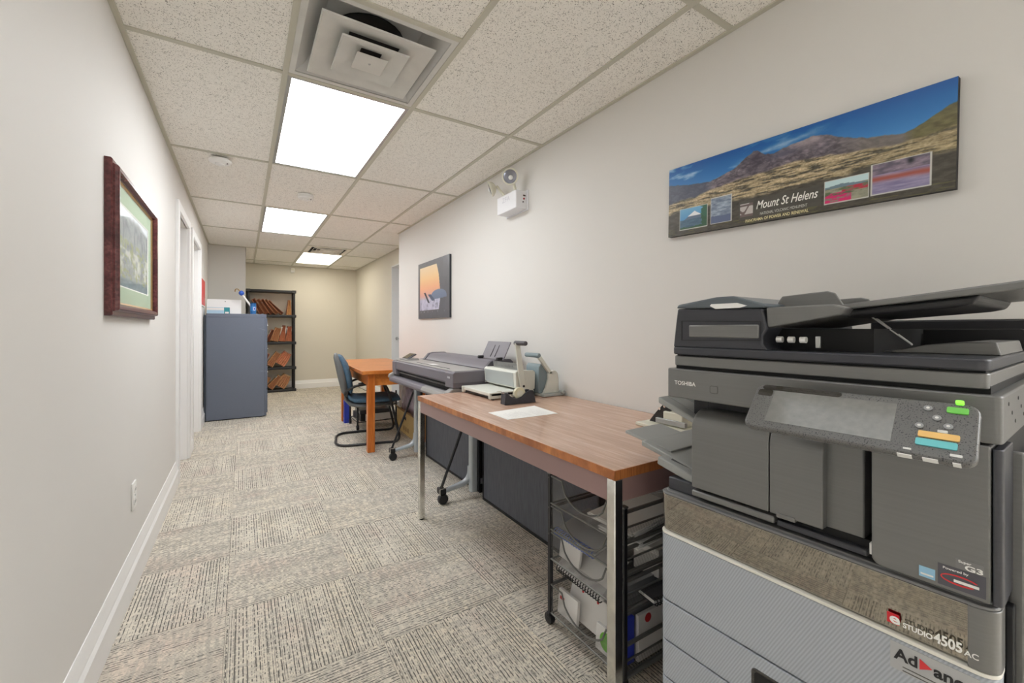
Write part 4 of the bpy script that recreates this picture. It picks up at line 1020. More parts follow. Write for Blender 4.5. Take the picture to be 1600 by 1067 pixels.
T.part('punch_body', MB().prism([(1.360, TZ + 0.055), (1.352, TZ + 0.146), (1.365, TZ + 0.156), (1.470, TZ + 0.152), (1.482, TZ + 0.143), (1.480, TZ + 0.041), (1.40, TZ + 0.041)], by0 + 0.012, by1 + 0.025, 'y'), M_cb, 0.004, 3)
T.part('body_front', MB().prism([(1.3582, TZ + 0.060), (1.3504, TZ + 0.142), (1.353, TZ + 0.142), (1.361, TZ + 0.060)], by0 + 0.035, by1 + 0.012, 'y'), M_cb2, 0.001)
T.part('side_cheek', MB().prism([(1.352, TZ + 0.050), (1.347, TZ + 0.150), (1.365, TZ + 0.161), (1.474, TZ + 0.156), (1.488, TZ + 0.146), (1.486, TZ + 0.042), (1.38, TZ + 0.042)], by0 - 0.002, by0 + 0.012, 'y'), M_cb, 0.003)
T.part('margin_knob', MB().cyl((1.375, by1 + 0.004, TZ + 0.06), (1.35, by1 + 0.004, TZ + 0.06), 0.007, 12), M_steel)
pm = MB()
for i in range(21):
    y = by0 + 0.045 + i * 0.0148
    pm.add([(1.402, y, TZ + .152), (1.406, y, TZ + .152), (1.406, y + .006, TZ + .152), (1.402, y + .006, TZ + .152), (1.396, y, TZ + .196), (1.399, y, TZ + .196), (1.399, y + .006, TZ + .196), (1.396, y + .006, TZ + .196)], [(0, 1, 5, 4), (1, 2, 6, 5), (2, 3, 7, 6), (3, 0, 4, 7), (4, 5, 6, 7)])
    pm.add([(1.428, y + .006, TZ + .152), (1.432, y + .006, TZ + .152), (1.432, y + .010, TZ + .152), (1.428, y + .010, TZ + .152), (1.434, y + .006, TZ + .190), (1.437, y + .006, TZ + .190), (1.437, y + .010, TZ + .190), (1.434, y + .010, TZ + .190)], [(0, 1, 5, 4), (1, 2, 6, 5), (2, 3, 7, 6), (3, 0, 4, 7), (4, 5, 6, 7)])
T.part('comb_prongs', pm, M_steel, 0, smooth=0, kind='stuff')
lv = T.part('lever', MB().hull8([(1.374, by0 - 0.018, TZ + 0.052), (1.414, by0 - 0.018, TZ + 0.050), (1.414, by0 - 0.005, TZ + 0.050), (1.374, by0 - 0.005, TZ + 0.052)], [(1.335, by0 - 0.018, TZ + 0.322), (1.368, by0 - 0.018, TZ + 0.322), (1.368, by0 - 0.005, TZ + 0.322), (1.335, by0 - 0.005, TZ + 0.322)]), M_cb, 0.003)
T.part('handle_grip', MB().lathe([(0.010, 0), (0.0135, -0.004), (0.0135, -0.108), (0.0125, -0.112)], (1.353, by0 + 0.012, TZ + 0.322), 'y', 18), mat('grip_grey', (78, 76, 82), 0.5), parent=lv)
T.part('pivot_bolt', MB().cyl((1.394, by0 - 0.016, TZ + 0.068), (1.394, by0 - 0.021, TZ + 0.068), 0.007, 12), M_pr_k, parent=lv)

# second punching machine behind it, against the wall
T = Thing('coil_punch', 'grey punching machine with bluish body and slanted lever against the wall', 'punch', (1.56, 2.06, TZ))
M_blue_g = mat('body_blue_grey', (124, 140, 146), 0.4)
T.part('base', MB().box(1.50, 1.655, 2.02, 2.21, TZ + 0.002, TZ + 0.018), M_cb2, 0.003)
T.part('side_cheek', MB().prism([(1.515, TZ + 0.018), (1.535, TZ + 0.05), (1.552, TZ + 0.105)] + [(1.588 + 0.040 * math.cos(a), TZ + 0.115 + 0.040 * math.sin(a)) for a in np.linspace(0.86 * PI, 0, 10)] + [(1.634, TZ + 0.018)], 2.045, 2.064, 'y'), M_cb, 0.003)
T.part('body', MB().prism([(1.492, TZ + 0.018), (1.495, TZ + 0.175), (1.508, TZ + 0.195), (1.535, TZ + 0.190), (1.575, TZ + 0.12), (1.58, TZ + 0.018)], 2.065, 2.20, 'y'), M_blue_g, 0.004)
lv = T.part('lever', MB().hull8([(1.560, 2.045, TZ + 0.135), (1.592, 2.045, TZ + 0.128), (1.592, 2.066, TZ + 0.128), (1.560, 2.066, TZ + 0.135)], [(1.480, 2.045, TZ + 0.232), (1.498, 2.045, TZ + 0.245), (1.498, 2.066, TZ + 0.245), (1.480, 2.066, TZ + 0.232)]), M_cb, 0.003)
T.part('handle_grip', MB().lathe([(0.010, -0.02), (0.014, -0.016), (0.014, 0.115), (0.012, 0.12)], (1.484, 2.065, TZ + 0.246), 'y', 16), M_blue_g, parent=lv)
T.part('side_knob', MB().lathe([(0.012, 0.0), (0.012, -0.03), (0.010, -0.033)], (1.640, 2.040, TZ + 0.022), 'y', 14), M_cb2)

# tape dispenser
M_td = mat('dispenser_black', (58, 60, 68), 0.35, vary=(30, 0.15))
T = Thing('tape_dispenser', 'dark desk tape dispenser with a cream roll next to the binding machine', 'tape dispenser', (1.27, 1.95, TZ), R(-3), local=True)
prof = [(-0.098, 0), (-0.092, 0.062), (-0.080, 0.066), (-0.066, 0.048), (-0.045, 0.034), (-0.020, 0.030), (0.008, 0.038), (0.036, 0.060), (0.060, 0.070), (0.080, 0.068), (0.088, 0.050), (0.096, 0)]
T.part('body', MB().prism(prof, -0.032, -0.022, 'y'), M_td, 0.003)
T.part('body', MB().prism(prof, 0.010, 0.020, 'y'), M_td, 0.003)
T.part('weight', MB().prism([(-0.097, 0.001), (-0.09, 0.055), (-0.08, 0.060), (-0.068, 0.040), (-0.045, 0.012), (0.06, 0.012), (0.086, 0.040), (0.094, 0.001)], -0.022, 0.010, 'y'), M_td, 0.001)
T.part('cutter', MB().prism([(-0.094, 0.058), (-0.099, 0.068), (-0.082, 0.064)], -0.021, 0.009, 'y'), M_steel)
rl = T.part('tape_roll', MB().lathe([(0.020, -0.016), (0.034, -0.016), (0.034, 0.004), (0.020, 0.004)], (0.005, 0.0, 0.052), 'y', 28), mat('tape_cream', (222, 218, 190), 0.4))
T.part('tape_core', MB().lathe([(0.006, -0.020), (0.0195, -0.018), (0.0195, 0.006), (0.006, 0.008)], (0.005, 0.0, 0.052), 'y', 20), M_plastic_c, parent=rl)

# heavy punch / stapler at the end of the table, behind the printer trays
T = Thing('hole_punch', 'cream hole punch with black arched arm at the printer end of the table', 'hole punch', (1.50, 1.11, TZ))
M_arm = mat('punch_black', (30, 30, 32), 0.4)
T.part('base', MB().box(1.40, 1.60, 1.02, 1.24, TZ, TZ + 0.014), M_plastic_c, 0.003)
T.part('body', MB().box(1.45, 1.56, 1.05, 1.14, TZ + 0.014, TZ + 0.07), M_plastic_c, 0.004)
T.part('rail', MB().box(1.44, 1.455, 1.03, 1.17, TZ + 0.020, TZ + 0.040), M_steel, 0.002)
arc = [(1.22 - 0.13 * (k / 8.0), TZ + 0.014 + 0.105 * math.sin(0.5 * PI * k / 8.0)) for k in range(9)]
arm = T.part('arched_arm', MB().prism(arc + [(1.09, TZ + 0.086), (1.13, TZ + 0.064), (1.16, TZ + 0.014)], 1.462, 1.474, 'x'), M_arm, 0.001)
for (y, z) in ((1.165, 0.075), (1.14, 0.088), (1.13, 0.060)):
    T.part('rivet', MB().cyl((1.462, y, TZ + z), (1.458, y, TZ + z), 0.006, 12), M_chrome, parent=arm)
T.part('arched_arm', MB().prism(arc + [(1.09, TZ + 0.086), (1.13, TZ + 0.064), (1.16, TZ + 0.014)], 1.535, 1.547, 'x'), M_arm, 0.001)
T.part('lever_bar', MB().box(1.455, 1.555, 1.085, 1.10, TZ + 0.10, TZ + 0.116), M_chrome, 0.003)

#==CART
def mesh_material():
    g = G('wire_mesh')
    v = g.mapping(g.tc.outputs['Object'], (330, 330, 330), (0, 0, 0), (R(40), R(30), R(45)))
    ck = g.n('ShaderNodeTexChecker'); g.l(v, ck.inputs['Vector']); ck.inputs['Scale'].default_value = 1.0
    g.l(g.math('ADD', 0.12, g.math('MULTIPLY', ck.outputs['Fac'], 0.26)), g.b.inputs['Alpha'])
    g.b.inputs['Metallic'].default_value = 0.4
    g.b.inputs['Base Color'].default_value = lin((132, 132, 132)) + (1,)
    g.b.inputs['Roughness'].default_value = 0.45
    return g.m
M_mesh = mesh_material()
M_rail = mat('rail_grey', (122, 122, 120), 0.35, 0.5)
M_post = mat('post_black', (30, 30, 34), 0.4)
cx0, cx1, cy0, cy1 = 1.015, 1.385, 0.945, 1.325
T = Thing('mesh_drawer_cart', 'black wire mesh drawer cart on casters stuffed with paperwork under the table', 'cart', (1.2, 1.135, 0))
for x in (cx0, cx1):
    for y in (cy0, cy1):
        pst = T.part('post', MB().box(x - 0.008, x + 0.008, y - 0.008, y + 0.008, 0.045, 0.588), M_post, 0.002)
        T.part('post_cap', MB().box(x - 0.010, x + 0.010, y - 0.010, y + 0.010, 0.585, 0.592), M_rail, 0.002, parent=pst)
        cst = T.part('caster', MB().lathe([(0.008, -0.011), (0.021, -0.010), (0.022, 0.0), (0.021, 0.010), (0.008, 0.011)], (x, y + 0.004, 0.022), 'x', 18), M_post)
        T.part('caster_fork', MB().box(x - 0.013, x + 0.013, y - 0.008, y + 0.012, 0.028, 0.046), M_post, 0.003, parent=cst)
tiers = [(0.474, 0.578), (0.372, 0.462), (0.258, 0.360), (0.048, 0.158)]
for i, (z0, z1) in enumerate(tiers):
    x0, x1, y0, y1 = cx0 - 0.004, cx1 - 0.010, cy0 + 0.010, cy1 - 0.010
    # mesh walls: the front (towards -x) dips in a half round
    N = 14; yc = (y0 + y1) / 2; rr = 0.115
    def rim(y): 
        d = abs(y - yc)
        return z1 if d > rr else z1 - 0.078 * math.sqrt(max(0, 1 - (d / rr) ** 2)) ** 1.0
    ys = [y0] + [yc - rr + 2 * rr * k / N for k in range(N + 1)] + [y1]
    vs = [(x0, y, z0) for y in ys] + [(x0, y, rim(y)) for y in ys]; n = len(ys)
    fs = [(k, k + 1, n + k + 1, n + k) for k in range(n - 1)]
    o = len(vs)
    vs += [(x0, y0, z0), (x1, y0, z0), (x1, y1, z0), (x0, y1, z0), (x0, y0, z1), (x1, y0, z1), (x1, y1, z1), (x0, y1, z1), (x0, y0, z0 + 0.04), (x1, y0, z0 + 0.04)]
    fs += [(o, o + 1, o + 2, o + 3), (o, o + 1, o + 9, o + 8), (o + 1, o + 2, o + 6, o + 5), (o + 2, o + 3, o + 7, o + 6)]
    bk = T.part('mesh_drawer', MB().add(vs, fs), M_mesh, 0, smooth=0)
    T.part('rim_wire', MB().tube([(x0, y0, z1)] + [(x0, y, rim(y)) for y in ys[1:-1]] + [(x0, y1, z1), (x1, y1, z1), (x1, y0, z1), (x1 - 0.008, y0, z0 + 0.04), (x0 + 0.008, y0, z0 + 0.04)], 0.0035, 6, True), M_rail, parent=bk)
    T.part('floor_wire', MB().tube([(x0, y0, z0), (x0, y1, z0), (x1, y1, z0), (x1, y0, z0)], 0.004, 6, True), M_rail, parent=bk)
    T.part('side_rail', MB().box(x0 - 0.004, x1 + 0.004, cy0 - 0.006, cy0 + 0.004, z1 - 0.012, z1 - 0.002), M_rail, 0.002, parent=bk)
    T.part('side_rail', MB().box(x0 - 0.004, x1 + 0.004, cy1 - 0.004, cy1 + 0.006, z1 - 0.012, z1 - 0.002), M_rail, 0.002, parent=bk)
    T.part('side_rail', MB().box(x0 - 0.004, x1 + 0.004, cy0 - 0.006, cy0 + 0.004, z0 - 0.005, z0 + 0.004), M_rail, 0.002, parent=bk)

# paperwork in the cart
M_paper = MATS['paper_white']; M_red = mat('cover_red', (196, 40, 44), 0.45); M_greyc = mat('cover_grey', (166, 168, 170), 0.5); M_blue = mat('cover_blue', (52, 70, 190), 0.45)
M_coil_b = mat('coil_blue', (130, 150, 214), 0.35); M_coil_k = mat('coil_black', (26, 26, 28), 0.35); M_green = mat('cover_green', (112, 186, 62), 0.5); M_box = mat('box_white', (228, 226, 224), 0.5)
def R3(o, rx=0, ry=0, rz=0): o.rotation_euler = (R(rx), R(ry), R(rz))
def paper_stack(name, label, cat, loc, sx, sy, n, dz, rz=0, ry=0, tint=None):
    T = Thing(name, label, cat, loc, R(rz), local=True); T.o.rotation_euler = (0, R(ry), R(rz))
    rg = random.Random(int(loc[2] * 1000))
    for i in range(n):
        a, b, t = rg.uniform(-.006, .006), rg.uniform(-.006, .006), rg.uniform(-2.5, 2.5)
        mb = MB().box(-sx / 2, sx / 2, -sy / 2, sy / 2, i * dz, (i + 0.9) * dz)
        c, s = math.cos(R(t)), math.sin(R(t)); mb.v = [(x * c - y * s + a, x * s + y * c + b, z) for x, y, z in mb.v]
        T.part('sheet', mb, (tint if tint and i == n - 1 else M_paper), 0, smooth=0)
    return T
def bound_report(name, label, loc, sx, sy, t, coil, cover, rot, coil_r=0.009):
    """comb or coil bound booklet: covers, page block, rings along one long edge"""
    T = Thing(name, label, 'notebook', loc, local=True); T.o.rotation_euler = tuple(R(a) for a in rot)
    T.part('pages', MB().box(-sx / 2 + 0.004, sx / 2 - 0.002, -sy / 2 + 0.002, sy / 2 - 0.002, 0.001, t - 0.001), M_paper, 0, smooth=0)
    T.part('cover', MB().box(-sx / 2, sx / 2, -sy / 2, sy / 2, t - 0.001, t), cover, 0, smooth=0)
    T.part('cover', MB().box(-sx / 2, sx / 2, -sy / 2, sy / 2, 0, 0.001), cover, 0, smooth=0)
    n = int(sy / 0.013)
    for i in range(n):
        y = -sy / 2 + (i + 0.5) * sy / n
        T.part('ring', MB().tube([(-sx / 2 + coil_r * (0.2 + math.cos(a)), y, t / 2 + coil_r * math.sin(a)) for a in np.linspace(0.4, 2 * PI - 0.4, 9)], 0.0021, 5), coil, smooth=50)
    return T
def slab_thing(name, label, cat, loc, size, m, rot=(0, 0, 0), extra=None, group=None):
    T = Thing(name, label, cat, loc, group=group, local=True); T.o.rotation_euler = tuple(R(a) for a in rot)
    sx, sy, sz = size
    T.part('body', MB().box(-sx / 2, sx / 2, -sy / 2, sy / 2, 0, sz), m, min(0.0015, min(size) * 0.2))
    if extra: extra(T)
    return T
# top drawer: loose sheets
paper_stack('paper_pile', 'loose white papers heaped in the top drawer of the mesh cart', 'papers', (1.20, 1.06, 0.482), 0.28, 0.20, 6, 0.003, 4, -4)
paper_stack('paper_pile', 'white papers sticking out over the top drawer rim by the printer', 'papers', (1.245, 1.05, 0.585), 0.25, 0.19, 5, 0.0025, -8, 6)
# second drawer: magazine on papers, blue coil notebook, red striped booklet
def mag(u, v):
    n = fbm(u * 8, v * 8, 4)
    c = [206 + 20 * (n - .5), 206 + 20 * (n - .5), 206 + 20 * (n - .5)]
    c = over(c, inrect(u, v, 0.62, 0.98, 0.80, 0.93), (176, 40, 44)); c = over(c, ((np.abs(v - 0.42 - 0.2 * np.sin(u * 5)) < 0.12) & (u > .1) & (u < .8)).astype(float), (92 + 60 * (n - .5), 94 + 60 * (n - .5), 96 + 60 * (n - .5)))
    return c
T = paper_stack('magazine_pile', 'magazines with a grey picture and red title in the second drawer', 'magazine', (1.20, 1.035, 0.440), 0.27, 0.165, 6, 0.004, 6, 0)
painted('printed_face', T.o, (-0.13, -0.08, 0.0245), (1, 0, 0), (0, 1, 0), 0.26, 0.16, 70, 50, mag, M_print)
bound_report('coil_notebook', 'booklet bound with a blue coil in the second mesh drawer', (1.115, 1.20, 0.382), 0.18, 0.22, 0.012, M_coil_b, M_greyc, (0, -14, 0), 0.013)
slab_thing('striped_booklet', 'dark booklet with red stripes behind the second drawer dip', 'booklet', (1.255, 1.205, 0.385), (0.17, 0.21, 0.012), mat('booklet_dark', (52, 40, 42), 0.5), (0, -24, 0),
           lambda T: [T.part('stripe', MB().box(-0.094, 0.0945, -0.105 + 0.04 * k, -0.088 + 0.04 * k, 0.0119, 0.0126), M_red, 0) for k in range(5)])
# third drawer
bound_report('comb_report', 'thick white report with a black comb spine in the third drawer', (1.10, 1.18, 0.268), 0.16, 0.24, 0.020, M_coil_k, M_box, (0, -38, 0), 0.013)
slab_thing('white_folder', 'white folder with a red corner leaning in the third mesh drawer', 'folder', (1.045, 1.245, 0.268), (0.012, 0.115, 0.105), M_box, (0, 8, 0),
           lambda T: T.part('red_corner', MB().prism([(0.0577, 0.1053), (0.0577, 0.085), (0.01, 0.1053)], -0.0064, 0.0064, 'x'), M_red))
slab_thing('white_box', 'small white cardboard box at the printer side of the third drawer', 'box', (1.255, 1.02, 0.295), (0.12, 0.10, 0.095), M_box, (0, 0, 8),
           lambda T: T.part('lid_flap', MB().box(-0.061, 0.061, -0.051, 0.051, 0.093, 0.0965), M_box, 0.001))
bound_report('comb_report', 'dark report with a black comb spine lying below the white box', (1.19, 1.02, 0.266), 0.24, 0.13, 0.014, M_coil_k, M_pr_d, (0, 0, 84), 0.011)
# bottom drawer and the open gap over it
bound_report('comb_report', 'red dotted white report with black comb standing in the bottom drawer', (1.19, 1.16, 0.085), 0.15, 0.25, 0.022, M_coil_k, M_box, (0, -60, 0), 0.016)
slab_thing('silver_binder', 'silver grey binder on edge in the lower part of the cart', 'binder', (1.20, 0.998, 0.054), (0.28, 0.035, 0.248), mat('binder_silver', (162, 164, 168), 0.3, 0.3), (0, 0, 0),
           lambda T: [T.part('label', MB().box(0.0, 0.075, -0.0185, -0.017, 0.185, 0.225), M_greyc), T.part('barcode', MB().box(0.030, 0.055, -0.0192, -0.018, 0.192, 0.212), M_ink_k)])
slab_thing('blue_folder', 'bright blue folder on edge in the bottom drawer', 'folder', (1.055, 0.972, 0.058), (0.062, 0.012, 0.15), M_blue, (0, 0, 0),
           lambda T: T.part('tab', MB().box(-0.025, 0.005, -0.005, 0.005, 0.149, 0.156), M_blue))
slab_thing('white_book', 'white book with a red dot behind the blue folder', 'book', (1.175, 0.962, 0.058), (0.165, 0.012, 0.152), M_box, (0, 0, 0),
           lambda T: T.part('red_dot', MB().cyl((-0.035, -0.0059, 0.132), (-0.035, -0.0068, 0.132), 0.015, 18), M_red))
def red_seals(T):
    for y in (-0.09, 0.0, 0.08): T.part('red_seal', MB().cyl((-0.0129, y, 0.100), (-0.0136, y, 0.100), 0.0055, 14), M_red)
slab_thing('label_box', 'long white box with red seals in the bottom mesh drawer', 'box', (1.072, 1.14, 0.056), (0.025, 0.29, 0.115), M_box, (0, 18, 0), red_seals)
slab_thing('label_box', 'white carton flat with red marks near the outer side of the bottom drawer', 'box', (1.036, 1.245, 0.056), (0.014, 0.11, 0.09), M_box, (0, 6, 0),
           lambda T: T.part('red_mark', MB().box(-0.0078, -0.0065, 0.02, 0.045, 0.055, 0.066), M_red))
slab_thing('green_pack', 'white pack with a green circle at the table leg end of the cart', 'pack', (1.030, 1.035, 0.056), (0.012, 0.10, 0.085), M_box, (0, 4, 0),
           lambda T: T.part('green_circle', MB().prism([(0.030 * math.cos(a), 0.044 + 0.030 * math.sin(a)) for a in np.linspace(0, 2 * PI, 20, endpoint=False)], -0.0068, -0.0055, 'x'), M_green))

# ------------------------------------------------------------------ dark fabric partition panels on the floor
def fabric_dark():
    g = G('dark_fabric'); v = g.mapping(g.tc.outputs['Object'], (1, 30, 5)); n = g.noise(v, 2.2, 4.0); f = g.noise(g.tc.outputs['Object'], 500, 2)
    g.bump(f, 0.2, 0.001)
    return g.out(g.mix(n, (80, 83, 92), (112, 115, 124)), 0.85)
M_fab = fabric_dark()
def partition(y0, y1, x, label):
    T = Thing('fabric_screen', label, 'panel', (x, (y0 + y1) / 2, 0), group='fabric screens under the table')
    T.part('fabric_face', MB().box(x + 0.004, x + 0.036, y0 + 0.010, y1 - 0.010, 0.014, 0.62), M_fab, 0.004)
    T.part('edge_strip', MB().box(x, x + 0.04, y0, y0 + 0.0115, 0, 0.63), M_pr_k, 0.002)
    T.part('edge_strip', MB().box(x, x + 0.04, y1 - 0.0115, y1, 0, 0.63), M_pr_k, 0.002)
    T.part('bottom_strip', MB().box(x, x + 0.04, y0 + 0.0115, y1 - 0.0115, 0, 0.015), M_pr_k, 0.002)
    T.part('top_strip', MB().box(x, x + 0.04, y0 + 0.0115, y1 - 0.0115, 0.618, 0.63), M_pr_k, 0.002)
partition(1.42, 2.535, 1.365, 'dark fabric panel standing under the work table beside the mesh cart')
partition(2.64, 3.68, 1.40, 'dark fabric panel standing under the plotter between its two legs')
#==PLOTTER
M_pl = brushed('plotter_grey', (112, 108, 116), 0.45, 0.0, 4); M_pl_t = mat('plotter_top', (150, 148, 146), 0.35); M_pl_d = mat('plotter_dark', (84, 82, 90), 0.45)
M_silver = mat('stand_silver', (188, 196, 202), 0.35, 0.3)
px0, px1, py0, py1 = 1.135, 1.60, 2.496, 3.80
T = Thing('wide_format_plotter', 'grey wide format plotter on a wheeled stand between the two tables', 'plotter', (1.35, 3.14, 0))
T.part('body', MB().prism([(px0 + 0.012, 0.79), (px0, 0.80), (px0, 0.862), (px0 + 0.012, 0.870), (px1 - 0.02, 0.876), (px1, 0.86), (px1, 0.762), (px0 + 0.09, 0.762)], py0 + 0.13, py1 - 0.10, 'y'), M_pl, 0.003)
T.part('end_housing', MB().prism([(px0 - 0.001, 0.768), (px0 - 0.004, 0.80), (px0 - 0.004, 0.862), (px0 + 0.010, 0.8715), (px1 - 0.02, 0.878), (px1, 0.862), (px1, 0.766)], py0, py0 + 0.128, 'y'), M_pl, 0.005, 3)
T.part('end_housing', MB().prism([(px0 - 0.001, 0.75), (px0 - 0.004, 0.80), (px0 - 0.004, 0.862), (px0 + 0.010, 0.8715), (px1 - 0.02, 0.878), (px1, 0.862), (px1, 0.75)], py1 - 0.098, py1, 'y'), M_pl, 0.005, 3)
T.part('end_cap_seam', MB().box(px0 - 0.0045, px1 - 0.02, py0 - 0.001, py0 + 0.002, 0.798, 0.800), M_pl_d)
T.part('top_cover', MB().box(px0 + 0.02, px0 + 0.235, py0 + 0.02, py1 - 0.02, 0.8695, 0.8765), M_pl_t, 0.003)
T.part('cover_slot', MB().box(px0 + 0.06, px0 + 0.066, py0 + 0.20, py1 - 0.45, 0.876, 0.878), M_dark_void)
T.part('ruler_label', MB().box(px0 + 0.08, px0 + 0.13, 3.05, 3.16, 0.8765, 0.8772), M_plastic_w)
T.part('badge', MB().box(px0 - 0.0055, px0 - 0.003, py0 + 0.045, py0 + 0.085, 0.828, 0.840), mat('badge', (176, 176, 182), 0.3))
T.part('paper_slot', MB().box(px0 + 0.035, px0 + 0.09, py0 + 0.13, py1 - 0.09, 0.735, 0.790), M_dark_void)
sm = MB()
for i in range(38):
    y = py0 + 0.16 + i * 0.029
    sm.box(px0 + 0.026, px0 + 0.036, y, y + 0.011, 0.762, 0.772)
T.part('feed_wheels', sm, M_pl_t, 0, kind='stuff')
T.part('output_platen', MB().prism([(px0 + 0.06, 0.728), (px0 + 0.0, 0.735), (px0 - 0.028, 0.724), (px0 - 0.036, 0.704), (px0 - 0.030, 0.686), (px0 + 0.05, 0.655), (px0 + 0.14, 0.65), (px0 + 0.14, 0.728)], 2.50, py1 - 0.006, 'y'), M_pl, 0.004, 3, smooth=50)
T.part('platen_tray', MB().prism([(px0 + 0.0, 0.7375), (px0 - 0.031, 0.728), (px0 - 0.042, 0.706), (px0 - 0.038, 0.696), (px0 - 0.028, 0.704), (px0 + 0.005, 0.732)], 2.56, 2.98, 'y'), M_pl_t, 0.002)
T.part('platen_end', MB().prism([(px0 + 0.055, 0.764), (px0 + 0.0, 0.764), (px0 - 0.036, 0.746), (px0 - 0.042, 0.720), (px0 - 0.02, 0.706), (px0 + 0.08, 0.73)], 2.498, 2.56, 'y'), M_pl_t, 0.006, 3)
T.part('platen_end', MB().prism([(px0 + 0.055, 0.764), (px0 + 0.0, 0.764), (px0 - 0.036, 0.746), (px0 - 0.042, 0.720), (px0 - 0.02, 0.706), (px0 + 0.08, 0.73)], py1 - 0.03, py1 + 0.012, 'y'), M_pl_t, 0.006, 3)
T.part('lower_body', MB().box(px0 + 0.10, px1, 2.51, py1 - 0.02, 0.675, 0.764), M_pl_d, 0.004)
# scanner bar along the back
T.part('scanner_bar', MB().prism([(1.385, 0.876), (1.43, 0.925), (1.47, 0.934), (1.58, 0.934), (1.60, 0.92), (1.60, 0.876)], py0 + 0.03, py1 - 0.14, 'y'), M_pl, 0.004, 3)
T.part('bar_end', MB().prism([(1.375, 0.876), (1.425, 0.928), (1.47, 0.938), (1.585, 0.938), (1.605, 0.92), (1.605, 0.876)], py0 + 0.028, py0 + 0.06, 'y'), M_pl_d, 0.004, 3)
T.part('bar_end', MB().prism([(1.375, 0.876), (1.425, 0.928), (1.47, 0.938), (1.585, 0.938), (1.605, 0.92), (1.605, 0.876)], py1 - 0.145, py1 - 0.10, 'y'), M_pl_d, 0.004, 3)
T.part('bar_label', MB().prism([(1.4065, 0.8925), (1.4235, 0.9115), (1.4225, 0.9125), (1.4055, 0.8935)], py0 + 0.10, py0 + 0.20, 'y'), M_plastic_w)
T.part('screen_base', MB().prism([(1.19, 0.876), (1.19, 0.886), (1.30, 0.892), (1.31, 0.876)], 3.60, 3.775, 'y'), M_pl_t, 0.002)
ts = T.part('touch_display', MB().prism([(1.205, 0.888), (1.285, 0.932), (1.292, 0.922), (1.212, 0.882)], 3.61, 3.765, 'y'), M_pl_d, 0.003)
T.part('display_glass', MB().prism([(1.212, 0.8935), (1.276, 0.9290), (1.2755, 0.9300), (1.2115, 0.8945)], 3.622, 3.753, 'y'), M_gloss, 0, parent=ts)
# sheet feeder plate leaning back
fd = T.part('sheet_support', MB().prism([(1.492, 0.936), (1.500, 0.936), (1.562, 1.058), (1.554, 1.060)], 2.475, 2.79, 'y'), M_pl, 0.003)
for y in (2.60, 2.66): T.part('support_slit', MB().prism([(1.4985, 0.952), (1.4965, 0.953), (1.540, 1.035), (1.542, 1.034)], y, y + 0.004, 'y'), M_dark_void, parent=fd)
for y in (2.49, 2.76): T.part('feed_guide', MB().box(1.462, 1.50, y, y + 0.03, 0.934, 0.955), M_pr_k, 0.004)
# stand
for y in (2.60, 3.70):
    up = T.part('stand_upright', MB().prism(rrect(1.295, 1.345, y - 0.042, y + 0.008, 0.012, 4), 0.05, 0.676, 'z'), M_silver, 0.002)
    T.part('upright_back', MB().box(1.345, 1.362, y - 0.046, y + 0.012, 0.05, 0.676), M_pr_k, 0.003, parent=up)
    yc = y - 0.017 + 0.03
    T.part('stand_foot', MB().tube([(1.105, yc, 0.078), (1.20, yc, 0.094), (1.275, yc, 0.112), (1.312, yc, 0.150), (1.322, yc, 0.21)], lambda t: 0.015 + 0.012 * t, 10, smooth=5), M_silver, smooth=60)
    T.part('stand_foot', MB().tube([(1.34, yc, 0.10), (1.42, yc, 0.092), (1.53, yc, 0.078)], 0.02, 10, smooth=4), M_silver, smooth=60)
    cl = T.part('foot_clamp', MB().box(1.082, 1.125, yc - 0.032, yc + 0.032, 0.066, 0.105), M_pr_k, 0.006, 3)
    T.part('clamp_clip', MB().tube([(1.078, yc - 0.036, 0.07), (1.078, yc - 0.036, 0.11), (1.13, yc - 0.036, 0.112)], 0.003, 6), M_chrome, parent=cl)
    for x in (1.108, 1.52):
        c_ = T.part('caster', MB().lathe([(0.008, -0.018), (0.030, -0.018), (0.034, -0.012), (0.034, 0.012), (0.030, 0.018), (0.008, 0.018)], (x, yc - 0.010, 0.034), 'y', 22), M_post)
        T.part('caster_stem', MB().cyl((x, yc - 0.010, 0.03), (x, yc, 0.075), 0.010, 10), M_pr_k, parent=c_)
    T.part('brace_rod', MB().tube([(1.100, yc, 0.10), (1.345, yc, 0.70)], 0.0095, 10), M_pr_k)
T.part('stand_crossbar', MB().box(1.300, 1.340, 2.61, 3.655, 0.62, 0.672), M_pl_d, 0.004)

#==ORANGE TABLE
M_oak = wood('orange_wood', (176, 96, 36), (204, 120, 50), (220, 142, 70), (3, 12, 3), 1.6, 0.28)
M_oakv = wood('orange_wood_leg', (176, 92, 32), (204, 116, 46), (218, 136, 62), (14, 14, 1.2), 1.6, 0.3)
OT = Vector((0.955, 4.02, 0)); rzT = R(-2.2)
T = Thing('wooden_table', 'orange brown wooden table with square legs and the blue chair pushed under it', 'table', tuple(OT), rzT, local=True)
oz = 0.762; ow, ol = 0.590, 1.66
T.part('tabletop', MB().prism([(0.0, 0.06), (0.05, 0.0), (ow, 0.0), (ow, ol), (0.05, ol), (0.0, ol - 0.06)] if False else [(-0.035, -0.01), (ow, -0.01), (ow, ol), (-0.035, ol)], oz - 0.034, oz, 'z'), M_oak, 0.004, 3)
T.part('apron', MB().box(0.085, ow - 0.085, 0.035, 0.060, oz - 0.144, oz - 0.034), M_oak, 0.001)
T.part('apron', MB().box(0.085, ow - 0.085, ol - 0.060, ol - 0.035, oz - 0.144, oz - 0.034), M_oak, 0.001)
T.part('apron', MB().box(0.030, 0.052, 0.095, ol - 0.095, oz - 0.144, oz - 0.034), M_oak, 0.001)
